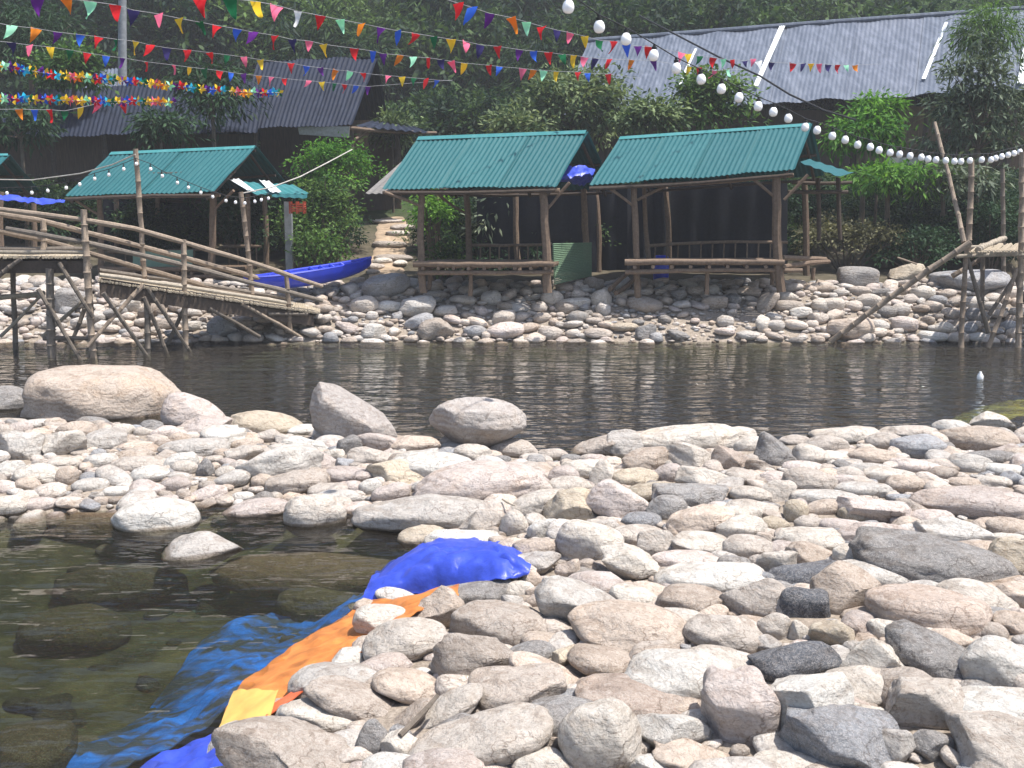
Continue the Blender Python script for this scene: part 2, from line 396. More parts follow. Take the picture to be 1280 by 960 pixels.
# ---------------------------------------------------------------- water
def water():
    m,nt,out=new_mat('river_water')
    tc=N(nt,'ShaderNodeTexCoord')
    g=N(nt,'ShaderNodeNewGeometry'); sx=N(nt,'ShaderNodeSeparateXYZ'); nt.links.new(g.outputs['Position'],sx.inputs[0])
    def nz(scale,st,detail=3,dist=0):
        mp=N(nt,'ShaderNodeMapping'); mp.inputs['Scale'].default_value=st; nt.links.new(g.outputs['Position'],mp.inputs[0])
        n=N(nt,'ShaderNodeTexNoise',Scale=scale,Detail=detail,Roughness=.55,Distortion=dist); nt.links.new(mp.outputs[0],n.inputs['Vector']); return n.outputs[0]
    a=nz(1.0,(.9,2.7,1),2,.4); b=nz(1.0,(3.5,9,1),2); c_=nz(1.0,(3.0,3.4,1),2,.6)
    mr=N(nt,'ShaderNodeMapRange'); mr.inputs[1].default_value=7.5; mr.inputs[2].default_value=12
    mr.inputs[3].default_value=.35; mr.inputs[4].default_value=1.0; nt.links.new(sx.outputs[1],mr.inputs[0])
    bm=N(nt,'ShaderNodeBump',Distance=.16); nt.links.new(a,bm.inputs['Height']); nt.links.new(mr.outputs[0],bm.inputs['Strength'])
    bm2=N(nt,'ShaderNodeBump',Distance=.03); nt.links.new(b,bm2.inputs['Height']); nt.links.new(mr.outputs[0],bm2.inputs['Strength']); nt.links.new(bm.outputs[0],bm2.inputs['Normal'])
    bm3=N(nt,'ShaderNodeBump',Distance=.05); nt.links.new(c_,bm3.inputs['Height']); nt.links.new(mr.outputs[0],bm3.inputs['Strength']); nt.links.new(bm2.outputs[0],bm3.inputs['Normal']); bm2=bm3
    fr=N(nt,'ShaderNodeFresnel',IOR=1.33); nt.links.new(bm2.outputs[0],fr.inputs['Normal'])
    gl=N(nt,'ShaderNodeBsdfGlossy',Roughness=.03); nt.links.new(bm2.outputs[0],gl.inputs['Normal'])
    tr=N(nt,'ShaderNodeBsdfTransparent'); tr.inputs[0].default_value=(.93,.96,.93,1)
    mx=N(nt,'ShaderNodeMixShader'); nt.links.new(fr.outputs[0],mx.inputs[0]); nt.links.new(tr.outputs[0],mx.inputs[1]); nt.links.new(gl.outputs[0],mx.inputs[2])
    df=N(nt,'ShaderNodeBsdfDiffuse'); df.inputs[0].default_value=(.15,.13,.105,1)
    m2=N(nt,'ShaderNodeMixShader'); mf=N(nt,'ShaderNodeMapRange'); mf.inputs[1].default_value=8; mf.inputs[2].default_value=11.5; mf.inputs[3].default_value=.06; mf.inputs[4].default_value=.14
    nt.links.new(sx.outputs[1],mf.inputs[0]); nt.links.new(mf.outputs[0],m2.inputs[0]); nt.links.new(tr.outputs[0],m2.inputs[1]); nt.links.new(df.outputs[0],m2.inputs[2])
    nt.links.new(m2.outputs[0],mx.inputs[1])
    nt.links.new(mx.outputs[0],out.inputs[0])
    va=N(nt,'ShaderNodeVolumeAbsorption',Density=1.7); va.inputs[0].default_value=(.50,.60,.50,1); nt.links.new(va.outputs[0],out.inputs[1])
    mb=MB().box((0,5,-1.5),(280,32,3.0))
    # keep the top at z=0, the near side well behind the camera
    o=mb.build('water',m,None,smooth=False); o['kind']='structure'
water()
# ---------------------------------------------------------------- stones
import bmesh
ICO={}
def ico(n):
    if n not in ICO:
        bm=bmesh.new(); bmesh.ops.create_icosphere(bm,subdivisions=n,radius=1)
        v=np.array([x.co[:] for x in bm.verts]); f=np.array([[l.index for l in x.verts] for x in bm.faces]); bm.free(); ICO[n]=(v,f)
    return ICO[n]
def wnoise(v,rng,freq,k=10):
    s=np.zeros(len(v))
    for _ in range(k):
        d=rng.normal(size=3)*freq; s+=np.sin(v@d+rng.uniform(0,6.28))
    return s/math.sqrt(k)
def stone_shape(seed,kind,sub):
    """unit stone, half extents 1"""
    rng=np.random.default_rng(seed); v,f=ico(sub); v=v.copy()
    p={'r':2.25,'f':2.35,'a':2.8,'b':4.5}[kind]
    v=v/((np.abs(v)**p).sum(1)**(1/p))[:,None]
    cuts={'r':5,'f':5,'a':13,'b':9}[kind]; lo,hi={'r':(.78,.95),'f':(.78,.95),'a':(.56,.85),'b':(.72,.95)}[kind]
    for _ in range(cuts):
        n=rng.normal(size=3); n/=np.linalg.norm(n)
        if kind=='f' : n[2]*=2.5; n/=np.linalg.norm(n)
        d=rng.uniform(lo,hi)*(np.abs(n).sum()**.25 if kind=='b' else 1); s=v@n-d
        k=s>0; v[k]-=n*(s[k]*(rng.uniform(.97,1.0) if kind in 'ab' else rng.uniform(.86,.97)))[:,None]
    v[:,1]*=1+rng.uniform(-.16,.16)*v[:,0]; v[:,2]*=1+rng.uniform(-.2,.2)*v[:,0]
    v[:,2]+=rng.uniform(-.12,.12)*(v[:,0]**2)
    amp={'r':.045,'f':.05,'a':.055,'b':.045}[kind]
    r=1+amp*wnoise(v,rng,2.2)+amp*.5*wnoise(v,rng,5)+amp*.3*wnoise(v,rng,11)
    if sub>=4: r+=amp*.16*wnoise(v,rng,24,14)
    v=v*r[:,None]
    lo=v.min(0); hi=v.max(0); v=(v-(lo+hi)/2)/((hi-lo)/2)
    return v,f
def fit(v,halfw,halfd,halfh,tilt,yaw):
    """scale, tilt about the line of sight, turn about z"""
    v=v*np.array([halfw,halfd,halfh]); c,s=math.cos(tilt),math.sin(tilt)
    x=v[:,0]*c-v[:,2]*s; z=v[:,0]*s+v[:,2]*c
    c,s=math.cos(yaw),math.sin(yaw)
    return np.stack([x*c-v[:,1]*s,x*s+v[:,1]*c,z],-1)
#  cx,cy,w,h,tilt,kind,tone   (one row for every stone read off the photograph)
T=[tuple(x) for x in [
(129,501,174,72,0,'f','L'),(5,504,72,36,0,'r','G'),(247,520,76,46,-24,'f','K'),(335,533,92,34,-10,'r','O'),(126,553,60,28,12,'r','W'),
(76,557,58,42,-10,'a','P'),(28,563,50,40,0,'a','W'),(95,539,46,22,0,'r','L'),(154,540,28,19,0,'r','P'),(179,541,22,14,0,'r','P'),
(208,541,38,16,0,'r','K'),(257,536,62,24,0,'a','K'),(280,551,52,30,0,'a','W'),(243,562,82,24,0,'f','W'),(176,581,64,22,0,'f','P'),
(127,577,40,18,0,'r','W'),(226,579,42,25,0,'r','W'),(187,594,45,21,4,'r','W'),(231,586,32,18,0,'r','P'),(258,588,24,24,0,'a','G'),
(47,595,54,28,-5,'r','P'),(36,607,30,19,-10,'r','L'),(84,596,26,24,-20,'r','L'),(80,580,42,15,0,'f','P'),(17,586,34,18,0,'a','W'),
(220,606,34,18,0,'r','K'),(290,600,44,20,12,'f','W'),(113,607,42,16,0,'f','W'),(144,615,33,12,0,'f','W'),(259,616,54,16,4,'a','K'),
(206,628,34,17,0,'a','K'),(8,633,52,24,0,'r','P'),(49,630,42,15,0,'f','K'),(196,648,100,44,-3,'r','W'),(254,685,92,36,-3,'a','W'),
(321,638,80,26,0,'f','K'),(305,570,46,25,0,'a','P'),(283,591,27,15,0,'r','P'),(304,621,26,11,0,'r','W'),(3,543,26,22,0,'r','P'),
(25,538,30,17,0,'r','K'),(45,531,34,12,0,'f','W'),(5,611,30,17,0,'r','K'),(33,621,37,14,0,'r','P'),
(518,557,61,23,3,'r','L'),(465,573,57,25,-5,'f','P'),(350,580,100,42,0,'a','W'),(371,604,72,28,8,'r','N'),(404,578,36,25,-10,'a','K'),
(416,571,29,20,0,'a','P'),(470,554,50,26,-10,'a','K'),(437,560,30,28,0,'a','G'),(498,593,76,33,-3,'a','O'),(543,583,104,36,-3,'f','W'),
(592,571,47,28,-12,'r','P'),(645,565,60,28,-6,'r','P'),(600,607,160,54,7,'f','K'),(535,642,176,42,0,'f','W'),(394,645,72,46,0,'r','P'),
(530,673,62,28,0,'r','O'),(601,654,58,33,0,'a','P'),(643,657,35,35,0,'r','P'),(489,618,46,24,14,'f','K'),(425,621,56,16,0,'f','W'),
(421,631,40,17,0,'r','P'),(436,594,58,19,0,'f','K'),(462,610,29,20,0,'r','W'),(430,580,25,15,0,'a','B'),(587,681,108,26,-2,'f','W'),
(638,687,45,25,0,'r','L'),(412,613,52,17,0,'f','P'),(335,548,36,19,0,'a','P'),(378,540,40,16,0,'f','W'),(383,556,64,21,-6,'a','W'),
(328,602,27,17,0,'r','L'),(692,571,37,18,0,'r','P'),(748,561,64,30,18,'f','N'),(779,562,48,40,10,'a','W'),(856,554,122,38,8,'f','P'),
(907,550,70,30,14,'f','P'),(914,576,48,34,0,'a','R'),(866,574,66,36,0,'a','P'),(809,578,58,29,5,'a','L'),(793,600,55,26,0,'r','O'),
(837,594,40,25,0,'r','K'),(733,588,60,26,0,'f','P'),(755,598,34,38,10,'a','P'),(714,608,56,23,0,'f','P'),(672,630,66,36,22,'f','P'),
(714,637,68,48,0,'a','O'),(775,633,76,52,-25,'a','K'),(815,618,64,27,8,'f','O'),(833,639,48,34,0,'r','G'),(862,622,88,34,-2,'b','G'),
(880,603,68,32,0,'a','P'),(931,598,46,20,-8,'f','P'),(801,652,49,21,0,'f','B'),(876,653,80,38,13,'r','L'),(927,662,58,32,-4,'r','P'),
(930,644,44,20,0,'f','P'),(679,663,38,27,0,'a','W'),(738,683,80,52,-4,'r','P'),(671,690,58,32,8,'r','L'),(673,707,55,31,14,'a','W'),
(709,715,30,32,0,'a','L'),(790,671,74,25,0,'f','P'),(822,682,48,36,0,'a','P'),(878,683,74,31,-6,'r','P'),(935,687,64,28,0,'f','P'),
(788,709,78,46,-12,'a','P'),(861,703,88,24,0,'f','K'),(889,725,132,28,2,'f','W'),(940,638,62,22,0,'f','P'),(663,728,30,26,0,'r','L'),
(697,736,40,28,0,'a','W'),(940,559,42,23,0,'r','P'),(938,620,52,23,0,'f','P'),(810,546,42,12,0,'f','L'),
(970,568,52,44,0,'a','G'),(1058,547,86,26,0,'f','P'),(1133,544,68,20,0,'f','P'),(1190,537,45,21,0,'r','W'),(1240,530,55,28,0,'a','P'),
(1221,551,92,33,-3,'f','L'),(1148,561,64,32,-3,'r','B'),(1090,572,56,20,2,'r','L'),(1106,554,45,23,0,'r','P'),(1015,572,46,27,-8,'r','P'),
(1033,559,52,25,0,'f','P'),(993,554,40,18,0,'r','P'),(1005,586,50,16,0,'f','K'),(1144,584,60,18,-3,'f','K'),(1213,582,52,27,-6,'r','W'),
(1260,589,56,16,0,'f','W'),(1266,601,36,21,0,'a','B'),(1238,573,56,15,3,'f','G'),(1086,588,56,16,0,'f','W'),(1111,596,60,19,0,'f','P'),
(1012,605,64,34,-4,'r','P'),(1079,614,68,19,0,'f','W'),(1131,608,44,23,4,'r','L'),(1205,604,39,13,0,'r','L'),(1242,604,40,16,0,'f','P'),
(1034,624,84,19,0,'f','W'),(1029,636,46,23,14,'f','L'),(995,642,29,30,0,'r','O'),(1094,640,90,33,-4,'a','K'),(1067,645,38,24,0,'r','O'),
(1127,624,35,11,0,'r','B'),(1225,632,160,38,0,'f','K'),(1194,631,36,22,0,'a','G'),(1191,665,98,37,2,'a','W'),(1096,672,100,31,0,'f','K'),
(1012,676,84,29,0,'f','P'),(1053,658,56,18,0,'f','K'),(1013,656,38,18,0,'r','P'),(1166,705,186,62,-11,'f','G'),(1268,704,68,52,0,'a','O'),
(1262,660,52,23,0,'f','L'),(1262,676,46,17,0,'r','P'),(1016,694,64,28,-6,'a','L'),(970,707,48,36,0,'a','P'),(1009,718,94,34,12,'f','D'),
(1070,698,54,27,-10,'f','P'),(1098,719,104,31,-4,'f','W'),(1057,745,82,60,-20,'a','L'),(968,657,36,19,0,'r','O'),(973,617,42,29,0,'a','P'),
(970,599,38,17,0,'r','K'),(1165,648,52,21,0,'f','K'),(946,752,86,56,-6,'a','P'),(1006,760,58,44,0,'b','D'),(1159,766,140,60,-5,'f','R'),
(1221,749,92,38,-6,'r','P'),(1275,749,58,33,0,'r','L'),(1253,772,52,21,0,'r','G'),(1275,785,62,31,0,'a','L'),(1240,791,38,23,-10,'r','N'),
(1040,797,54,38,0,'a','O'),(997,791,32,30,0,'a','P'),(968,788,42,36,0,'r','P'),(997,829,116,52,0,'a','D'),(1172,823,120,66,-24,'f','G'),
(1093,832,80,66,0,'a','P'),(1109,789,48,25,0,'r','P'),(1190,801,54,26,0,'r','L'),(1246,838,84,66,0,'a','W'),(1077,861,94,44,3,'r','P'),
(1170,886,110,66,0,'a','P'),(1000,895,120,90,0,'a','W'),(1091,902,66,38,-18,'f','P'),(1048,930,132,76,-6,'a','B'),(1240,888,130,52,6,'f','W'),
(1255,940,140,74,-5,'a','P'),(1161,935,54,36,0,'a','G'),(1121,938,42,44,0,'a','W'),(1193,950,32,24,-35,'r','P'),(990,958,90,30,0,'f','P'),
(1137,901,34,29,0,'a','K'),(787,789,146,62,-8,'f','L'),(724,762,104,66,0,'a','W'),(866,755,86,37,0,'r','L'),(887,767,44,21,10,'r','L'),
(795,747,62,27,-12,'f','P'),(813,739,50,21,-6,'r','L'),(906,792,98,44,-5,'f','P'),(855,775,62,25,-6,'f','P'),(760,829,94,38,-12,'f','L'),
(912,831,98,36,-12,'f','P'),(850,850,132,62,-4,'f','W'),(707,825,33,29,0,'a','O'),(664,817,60,27,4,'r','G'),(690,848,100,36,-25,'f','L'),
(800,876,152,46,-4,'f','R'),(647,867,114,52,3,'b','N'),(707,899,110,52,0,'f','G'),(752,930,96,90,20,'f','P'),(837,917,98,52,0,'a','W'),
(925,894,94,92,-4,'b','K'),(864,946,92,34,-3,'a','L'),(600,928,170,66,14,'f','P'),(687,931,40,28,0,'a','L'),(815,955,54,26,0,'a','W'),
(629,782,122,56,-10,'f','N'),(680,956,74,34,0,'a','P'),(675,752,36,19,0,'r','L'),(649,738,38,21,0,'r','P'),(483,781,78,44,-8,'r','P'),
(508,806,100,56,11,'r','P'),(549,770,60,58,-25,'a','L'),(592,744,90,30,8,'b','G'),(592,828,98,66,-8,'a','N'),(514,860,92,42,-12,'r','L'),
(419,853,108,40,0,'r','W'),(448,878,120,52,-22,'f','N'),(402,895,106,44,-6,'r','P'),(370,940,190,84,-5,'a','N'),(442,824,58,30,-10,'a','W'),
(556,888,90,40,28,'f','P'),(556,916,64,24,30,'f','G'),(511,900,54,20,40,'f','L'),(465,927,38,44,-20,'r','G'),(500,934,46,34,0,'a','P'),
(492,960,76,30,0,'f','W'),(300,972,120,26,0,'f','W'),
# far bank
(483,358,56,28,12,'f','G'),(522,384,43,25,0,'a','W'),(456,382,35,21,0,'a','P'),(545,412,42,25,10,'a','N'),(632,413,43,18,6,'r','K'),
(629,398,30,18,12,'a','P'),(614,373,24,17,0,'r','W'),(690,373,27,18,-10,'r','P'),(688,417,29,16,0,'r','P'),(467,417,31,22,0,'a','W'),
(579,375,33,11,0,'f','P'),(524,402,33,17,20,'f','B'),(557,389,29,13,0,'f','W'),(487,383,33,13,0,'f','W'),(544,369,30,10,0,'f','N'),
(752,374,25,23,-15,'r','P'),(719,379,36,12,0,'f','W'),(806,381,41,18,-8,'r','N'),(893,378,31,15,0,'a','N'),(960,379,26,24,0,'a','N'),
(982,372,30,12,0,'r','P'),(985,382,37,12,0,'f','N'),(1001,391,26,13,5,'r','W'),(1031,382,31,16,0,'r','P'),(954,405,18,20,15,'a','P'),
(780,409,33,10,0,'f','O'),(807,415,25,20,-10,'a','G'),(747,417,35,12,0,'f','N'),(848,419,28,12,0,'a','G'),(935,419,28,10,0,'f','W'),
(1063,411,54,27,0,'f','L'),(1085,377,31,17,0,'r','P'),(1153,367,29,18,0,'r','P'),(1131,405,31,17,0,'r','K'),(1181,410,26,13,0,'r','P'),
(1072,348,48,25,0,'b','G'),(1134,342,44,22,0,'a','O'),(1212,352,90,26,0,'b','B'),(1166,421,35,12,0,'f','W'),(1097,407,27,14,-10,'f','W'),
(1038,382,33,16,0,'f','P'),(1222,422,29,11,0,'f','W'),(279,409,38,26,5,'a','B'),(90,376,38,28,0,'a','G'),(164,382,26,17,0,'a','P')]]
BIG=[(442,516,112,82,'pointed'),(598,534,120,66,'round')]
LAND=[ # landmark index by (cx,cy): words used both for the stone itself and for its neighbours
(129,501,'the big tan boulder','boulder','biggest boulder on the spit, smooth warm tan, lying at the river edge'),
(335,533,'the orange-tan stone','stone','low orange-tan stone with a smooth top beside the river, left of the pointed boulder'),
(600,607,'the overhanging slab','stone','broad pinkish slab with a dark overhang on its right end'),
(535,642,'the long pale stone','stone','long flat whitish stone lying half in the pool water'),
(196,650,'the white pool stone','stone','rounded white stone standing alone in the pool with its reflection below'),
(254,686,'the half-sunken stone','stone','white half-sunken stone in the pool, nearest of those in the water'),
(914,576,'the red-brown stone','stone','small rough red-brown stone near the top of the spit'),
(714,637,'the ochre-faced stone','stone','angular stone with an ochre yellow face above a dark hollow'),
(862,622,'the dark flat block','stone','flat dark grey block with a sharp front edge on the spit'),
(1166,705,'the long grey slab','stone','longest smooth dark grey slab lying at the right of the spit'),
(1159,766,'the rusty stone','stone','large layered stone with rusty reddish tint below the long grey slab'),
(997,829,'the black stone','stone','jagged nearly black stone, darkest of the near stones'),
(1006,760,'the slate block','stone','square slate-coloured block between two pale stones'),
(1172,823,'the tilted grey stone','stone','long grey streaked stone tilted down to the right over a dark hollow'),
(1048,930,'the blue-grey stone','stone','large rough blue-grey stone at the bottom edge'),
(925,894,'the pinkish block','stone','upright blocky pinkish grey stone with a broken front face'),
(787,789,'the big ribbed stone','stone','big pale tan stone with ribbed bands across its top'),
(800,876,'the long rusty stone','stone','long tan stone with reddish grain lying level in front'),
(752,930,'the leaning pale stone','stone','large pale stone leaning up to a rounded top at the bottom edge'),
(600,928,'the long sloping stone','stone','very long smooth pale stone sloping up to the right'),
(370,940,'the big foreground rock','stone','big grey-beige rock beside the yellow end of the orange tarp'),
(508,806,'the smooth egg stone','stone','smooth egg-shaped pale stone resting on others by the orange tarp'),
(592,744,'the flat grey-green stone','stone','flat dark grey-green stone holding down the blue tarp'),
(629,782,'the creased brown stone','stone','long rounded brownish stone with a crease along its front'),
(1009,718,'the dark streaked stone','stone','dark grey streaked stone tilted up to the right'),
(1255,940,'the corner boulder','stone','large pale yellowish boulder in the bottom right corner'),
(970,568,'the grey upright stone','stone','grey angular stone standing at the top edge of the spit'),
(1148,561,'the dark banded stone','stone','rounded blue-grey banded stone among pale ones near the river'),
(1221,551,'the big tan slab','stone','thick pinkish tan slab at the river edge on the right'),
(483,358,'the grey bank boulder','boulder','dark grey boulder on the far bank beside the end of the blue boat'),
(1063,411,'the tan bank stone','stone','large tan stone by the far waterline at the foot of the long bamboo pole'),
(1212,352,'the long bank block','stone','long flat-topped grey block on the far bank behind the bamboo platform'),
(1072,348,'the square bank block','stone','square dark grey block on the far bank under the bushes'),
(807,415,'the dark bank stone','stone','dark grey jagged stone at the far waterline below the right hut')]
TWORD={'P':'pale beige','W':'whitish','L':'light tan','K':'pinkish','G':'grey','D':'dark grey','O':'ochre','R':'reddish','B':'bluish grey','N':'brownish','S':'mossy'}
KWORD={'r':'rounded','f':'flat','a':'angular','b':'blocky'}
stones=[]   # dicts: obj, cx,cy,w,h,tone,kind
def place_traced(i,cx,cy,w,h,tilt,kind,tone):
    far=cy<430 and cx>0
    p=hit(cx,cy+ (.22*h if not far else .35*h))
    d=ray(cx,cy); t=p.y/d.y; f=t  # depth along the axis (ray has unit forward part)
    th_=math.atan2(-(d.z),math.hypot(d.x,d.y))
    hw=w*f/F/2*1.09; hh=h*f/F/2*1.2
    ta=math.radians(tilt)
    # undo the tilt to find the two semi axes that project to this box
    if tilt:
        c2,s2=math.cos(ta)**2,math.sin(ta)**2; den=c2*c2-s2*s2
        a2=(hw*hw*c2-hh*hh*s2)/den; b2=(hh*hh*c2-hw*hw*s2)/den
        a=min(math.sqrt(max(a2,hw*hw*.5)),hw/math.cos(ta)); b=math.sqrt(max(b2,(.3*hh)**2,(.34*a)**2))
    else: a,b=hw,hh
    dep=max(min(a*.8,b*1.9),b*.8)
    vert=math.sqrt(max(b*b-(dep*math.sin(th_))**2,(.62*b)**2))/math.cos(th_)
    sub=4 if w*h>1300 else 3
    v,fc=stone_shape(1000+i,kind,sub)
    v=fit(v,a,dep,vert,ta,-math.atan2(d.x,d.y))
    c=Vector((d.x*t,d.y*t,CAMZ+d.z*t))
    c=c+Vector((d.x,d.y,0)).normalized()*0.0
    me=mesh_np('river_stone',v,fc); me.materials.append(M['rock'+tone])
    me.set_sharp_from_angle(angle=math.radians(50)) if False else None
    o=link('river_stone',me,None,loc=c)
    stones.append(dict(o=o,cx=cx,cy=cy,w=w,h=h,tone=tone,kind=kind,Y=c.y))
    return o
for i,row in enumerate(T): place_traced(i,*row)
def special_boulder(kind):
    if kind=='pointed':
        base=hit(442,552); Y=base.y
        # outline of the rock from the front, heights from its own faces
        prof=[(398,474),(412,478),(423,492),(452,508),(470,520),(490,528),(497,545),(480,556),(452,552),(425,556),(402,548),(390,530),(387,505),(391,485)]
        sc=Y/F
        c=at(440,520,Y)
        pts=[]
        for px,py in prof:
            q=at(px,py,Y)-c; pts.append(q)
        bm=bmesh.new(); rng=random.Random(3)
        for q in pts:
            for dy,s in ((-.26,.62),(0,1.0),(.3,.7)):
                bm.verts.new((q.x*s+(-.03 if dy<0 else 0),dy+rng.uniform(-.03,.03),q.z*s+(.02 if dy>0 else -.02)))
        bmesh.ops.convex_hull(bm,input=bm.verts)
        bmesh.ops.triangulate(bm,faces=bm.faces)
        bmesh.ops.bevel(bm,geom=list(bm.edges),offset=.006,segments=1,affect='EDGES',profile=.6)
        bmesh.ops.triangulate(bm,faces=bm.faces)
        for _ in range(2): bmesh.ops.subdivide_edges(bm,edges=[e for e in bm.edges if e.calc_length()>.05],cuts=1)
        bmesh.ops.triangulate(bm,faces=bm.faces)
        for v in bm.verts:
            n=mnoise.fractal(v.co*5,1,2,4); v.co+=v.co.normalized()*n*.018
        me=bpy.data.meshes.new('boulder'); bm.to_mesh(me); bm.free(); me.materials.append(M['rockN2']); me.polygons.foreach_set('use_smooth',[True]*len(me.polygons)); me.set_sharp_from_angle(angle=math.radians(24))
        o=link('boulder',me,None,loc=c)
        tag(o,'tall pointed grey-brown boulder with flat broken faces at the river edge','boulder','stones of the river spit and banks')
    else:
        p=hit(598,566); Y=p.y; c=at(598,532,Y+.15)
        v,f=stone_shape(77,'r',5); a=65*Y/F; h=35*Y/F
        x,z=v[:,0],v[:,2]
        # wide shoulder above, narrowing to a small foot
        k=np.where(z<.1,1-.55*np.abs(.1-np.minimum(z,.1))**1.2,1); v[:,0]*=k; v[:,1]*=k
        s=z-.35-.12*x; m=np.abs(s)<.05; v[m]*=(1-.025*(1-np.abs(s[m])/.05))[:,None]
        me=mesh_np('boulder',v*np.array([a,a*.7,h]),f); me.materials.append(M['rockN3'])
        o=link('boulder',me,None,loc=c)
        tag(o,'round pale grey boulder balanced on a narrow foot at the river edge','boulder','stones of the river spit and banks')
    return o
M['rockN2']=rock_mat('stone_pointed',(.38,.35,.33),.5)
M['rockN3']=rock_mat('stone_round_boulder',(.52,.48,.45),.35)
special_boulder('pointed'); special_boulder('round')
# ------ labels of the traced stones
def near_land(cx,cy,skip):
    best=None
    for L in LAND:
        if L is skip: continue
        if (L[1]<430)!=(cy<430): continue
        d=math.hypot((cx-L[0])*.8,cy-L[1])
        if best is None or d<best[0]: best=(d,L)
    return best[1]
extra_land=[(442,516,'the pointed boulder'),(598,534,'the round pale boulder'),(600,705,'the blue tarp'),(430,800,'the orange tarp')]
LANDX=LAND+[(a,b,c,None,None) for a,b,c in extra_land]
def label_stones(lst):
    used={}
    for s in lst:
        L=next((l for l in LAND if abs(l[0]-s['cx'])<2 and abs(l[1]-s['cy'])<2),None)
        s['land']=L
        if L: s['lab']=L[4]; s['cat']=L[3]; s['bank']=s['cy']<430; continue
        s['cat']='stone'
        nb=sorted((math.hypot((s['cx']-l[0])*.8,s['cy']-l[1]),l) for l in [(q[0],q[1],q[2]) for q in LANDX] if (l[1]<430)==(s['cy']<430))
        d,l=nb[0]; dx=s['cx']-l[0]; dy=s['cy']-l[1]
        if abs(dx)>abs(dy)*1.3: rel='just right of' if dx>0 else 'just left of'
        elif abs(dy)>abs(dx)*1.3: rel='just below' if dy>0 else 'just above'
        else: rel=('below' if dy>0 else 'above')+' and '+('right of' if dx>0 else 'left of')
        if d>110: rel=rel.replace('just','some way')
        if l[2]=='the blue tarp' and dy<0 and 'above' in rel: rel='behind'
        area=s['w']*s['h']
        size='large' if area>4500 else 'medium' if area>1500 else 'small' if area>600 else 'little'
        s['parts']=(size,KWORD[s['kind']],TWORD[s['tone']],rel,l[2])
        used.setdefault(s['parts'],[]).append(s)
    for k,g in used.items():
        size,kw,tw,rel,l=k
        if len(g)==1: g[0]['lab']=f'{size} {kw} {tw} stone {rel} {l}'
        else:
            g.sort(key=lambda s:s['cx'])
            o_=['leftmost','second from left','third from left','fourth from left','fifth from left','sixth from left','seventh from left','eighth from left','ninth from left','tenth from left']
            for i,s in enumerate(g):
                w=o_[i] if i<len(g)-1 else 'rightmost'
                if len(g)==2: w=['left','right'][i]+' one'
                s['lab']=f'{size} {kw} {tw} stone {rel} {l}, {w}'
    for s in lst: tag(s['o'],s['lab'],s['cat'],'stones of the river spit and banks')
label_stones(stones)
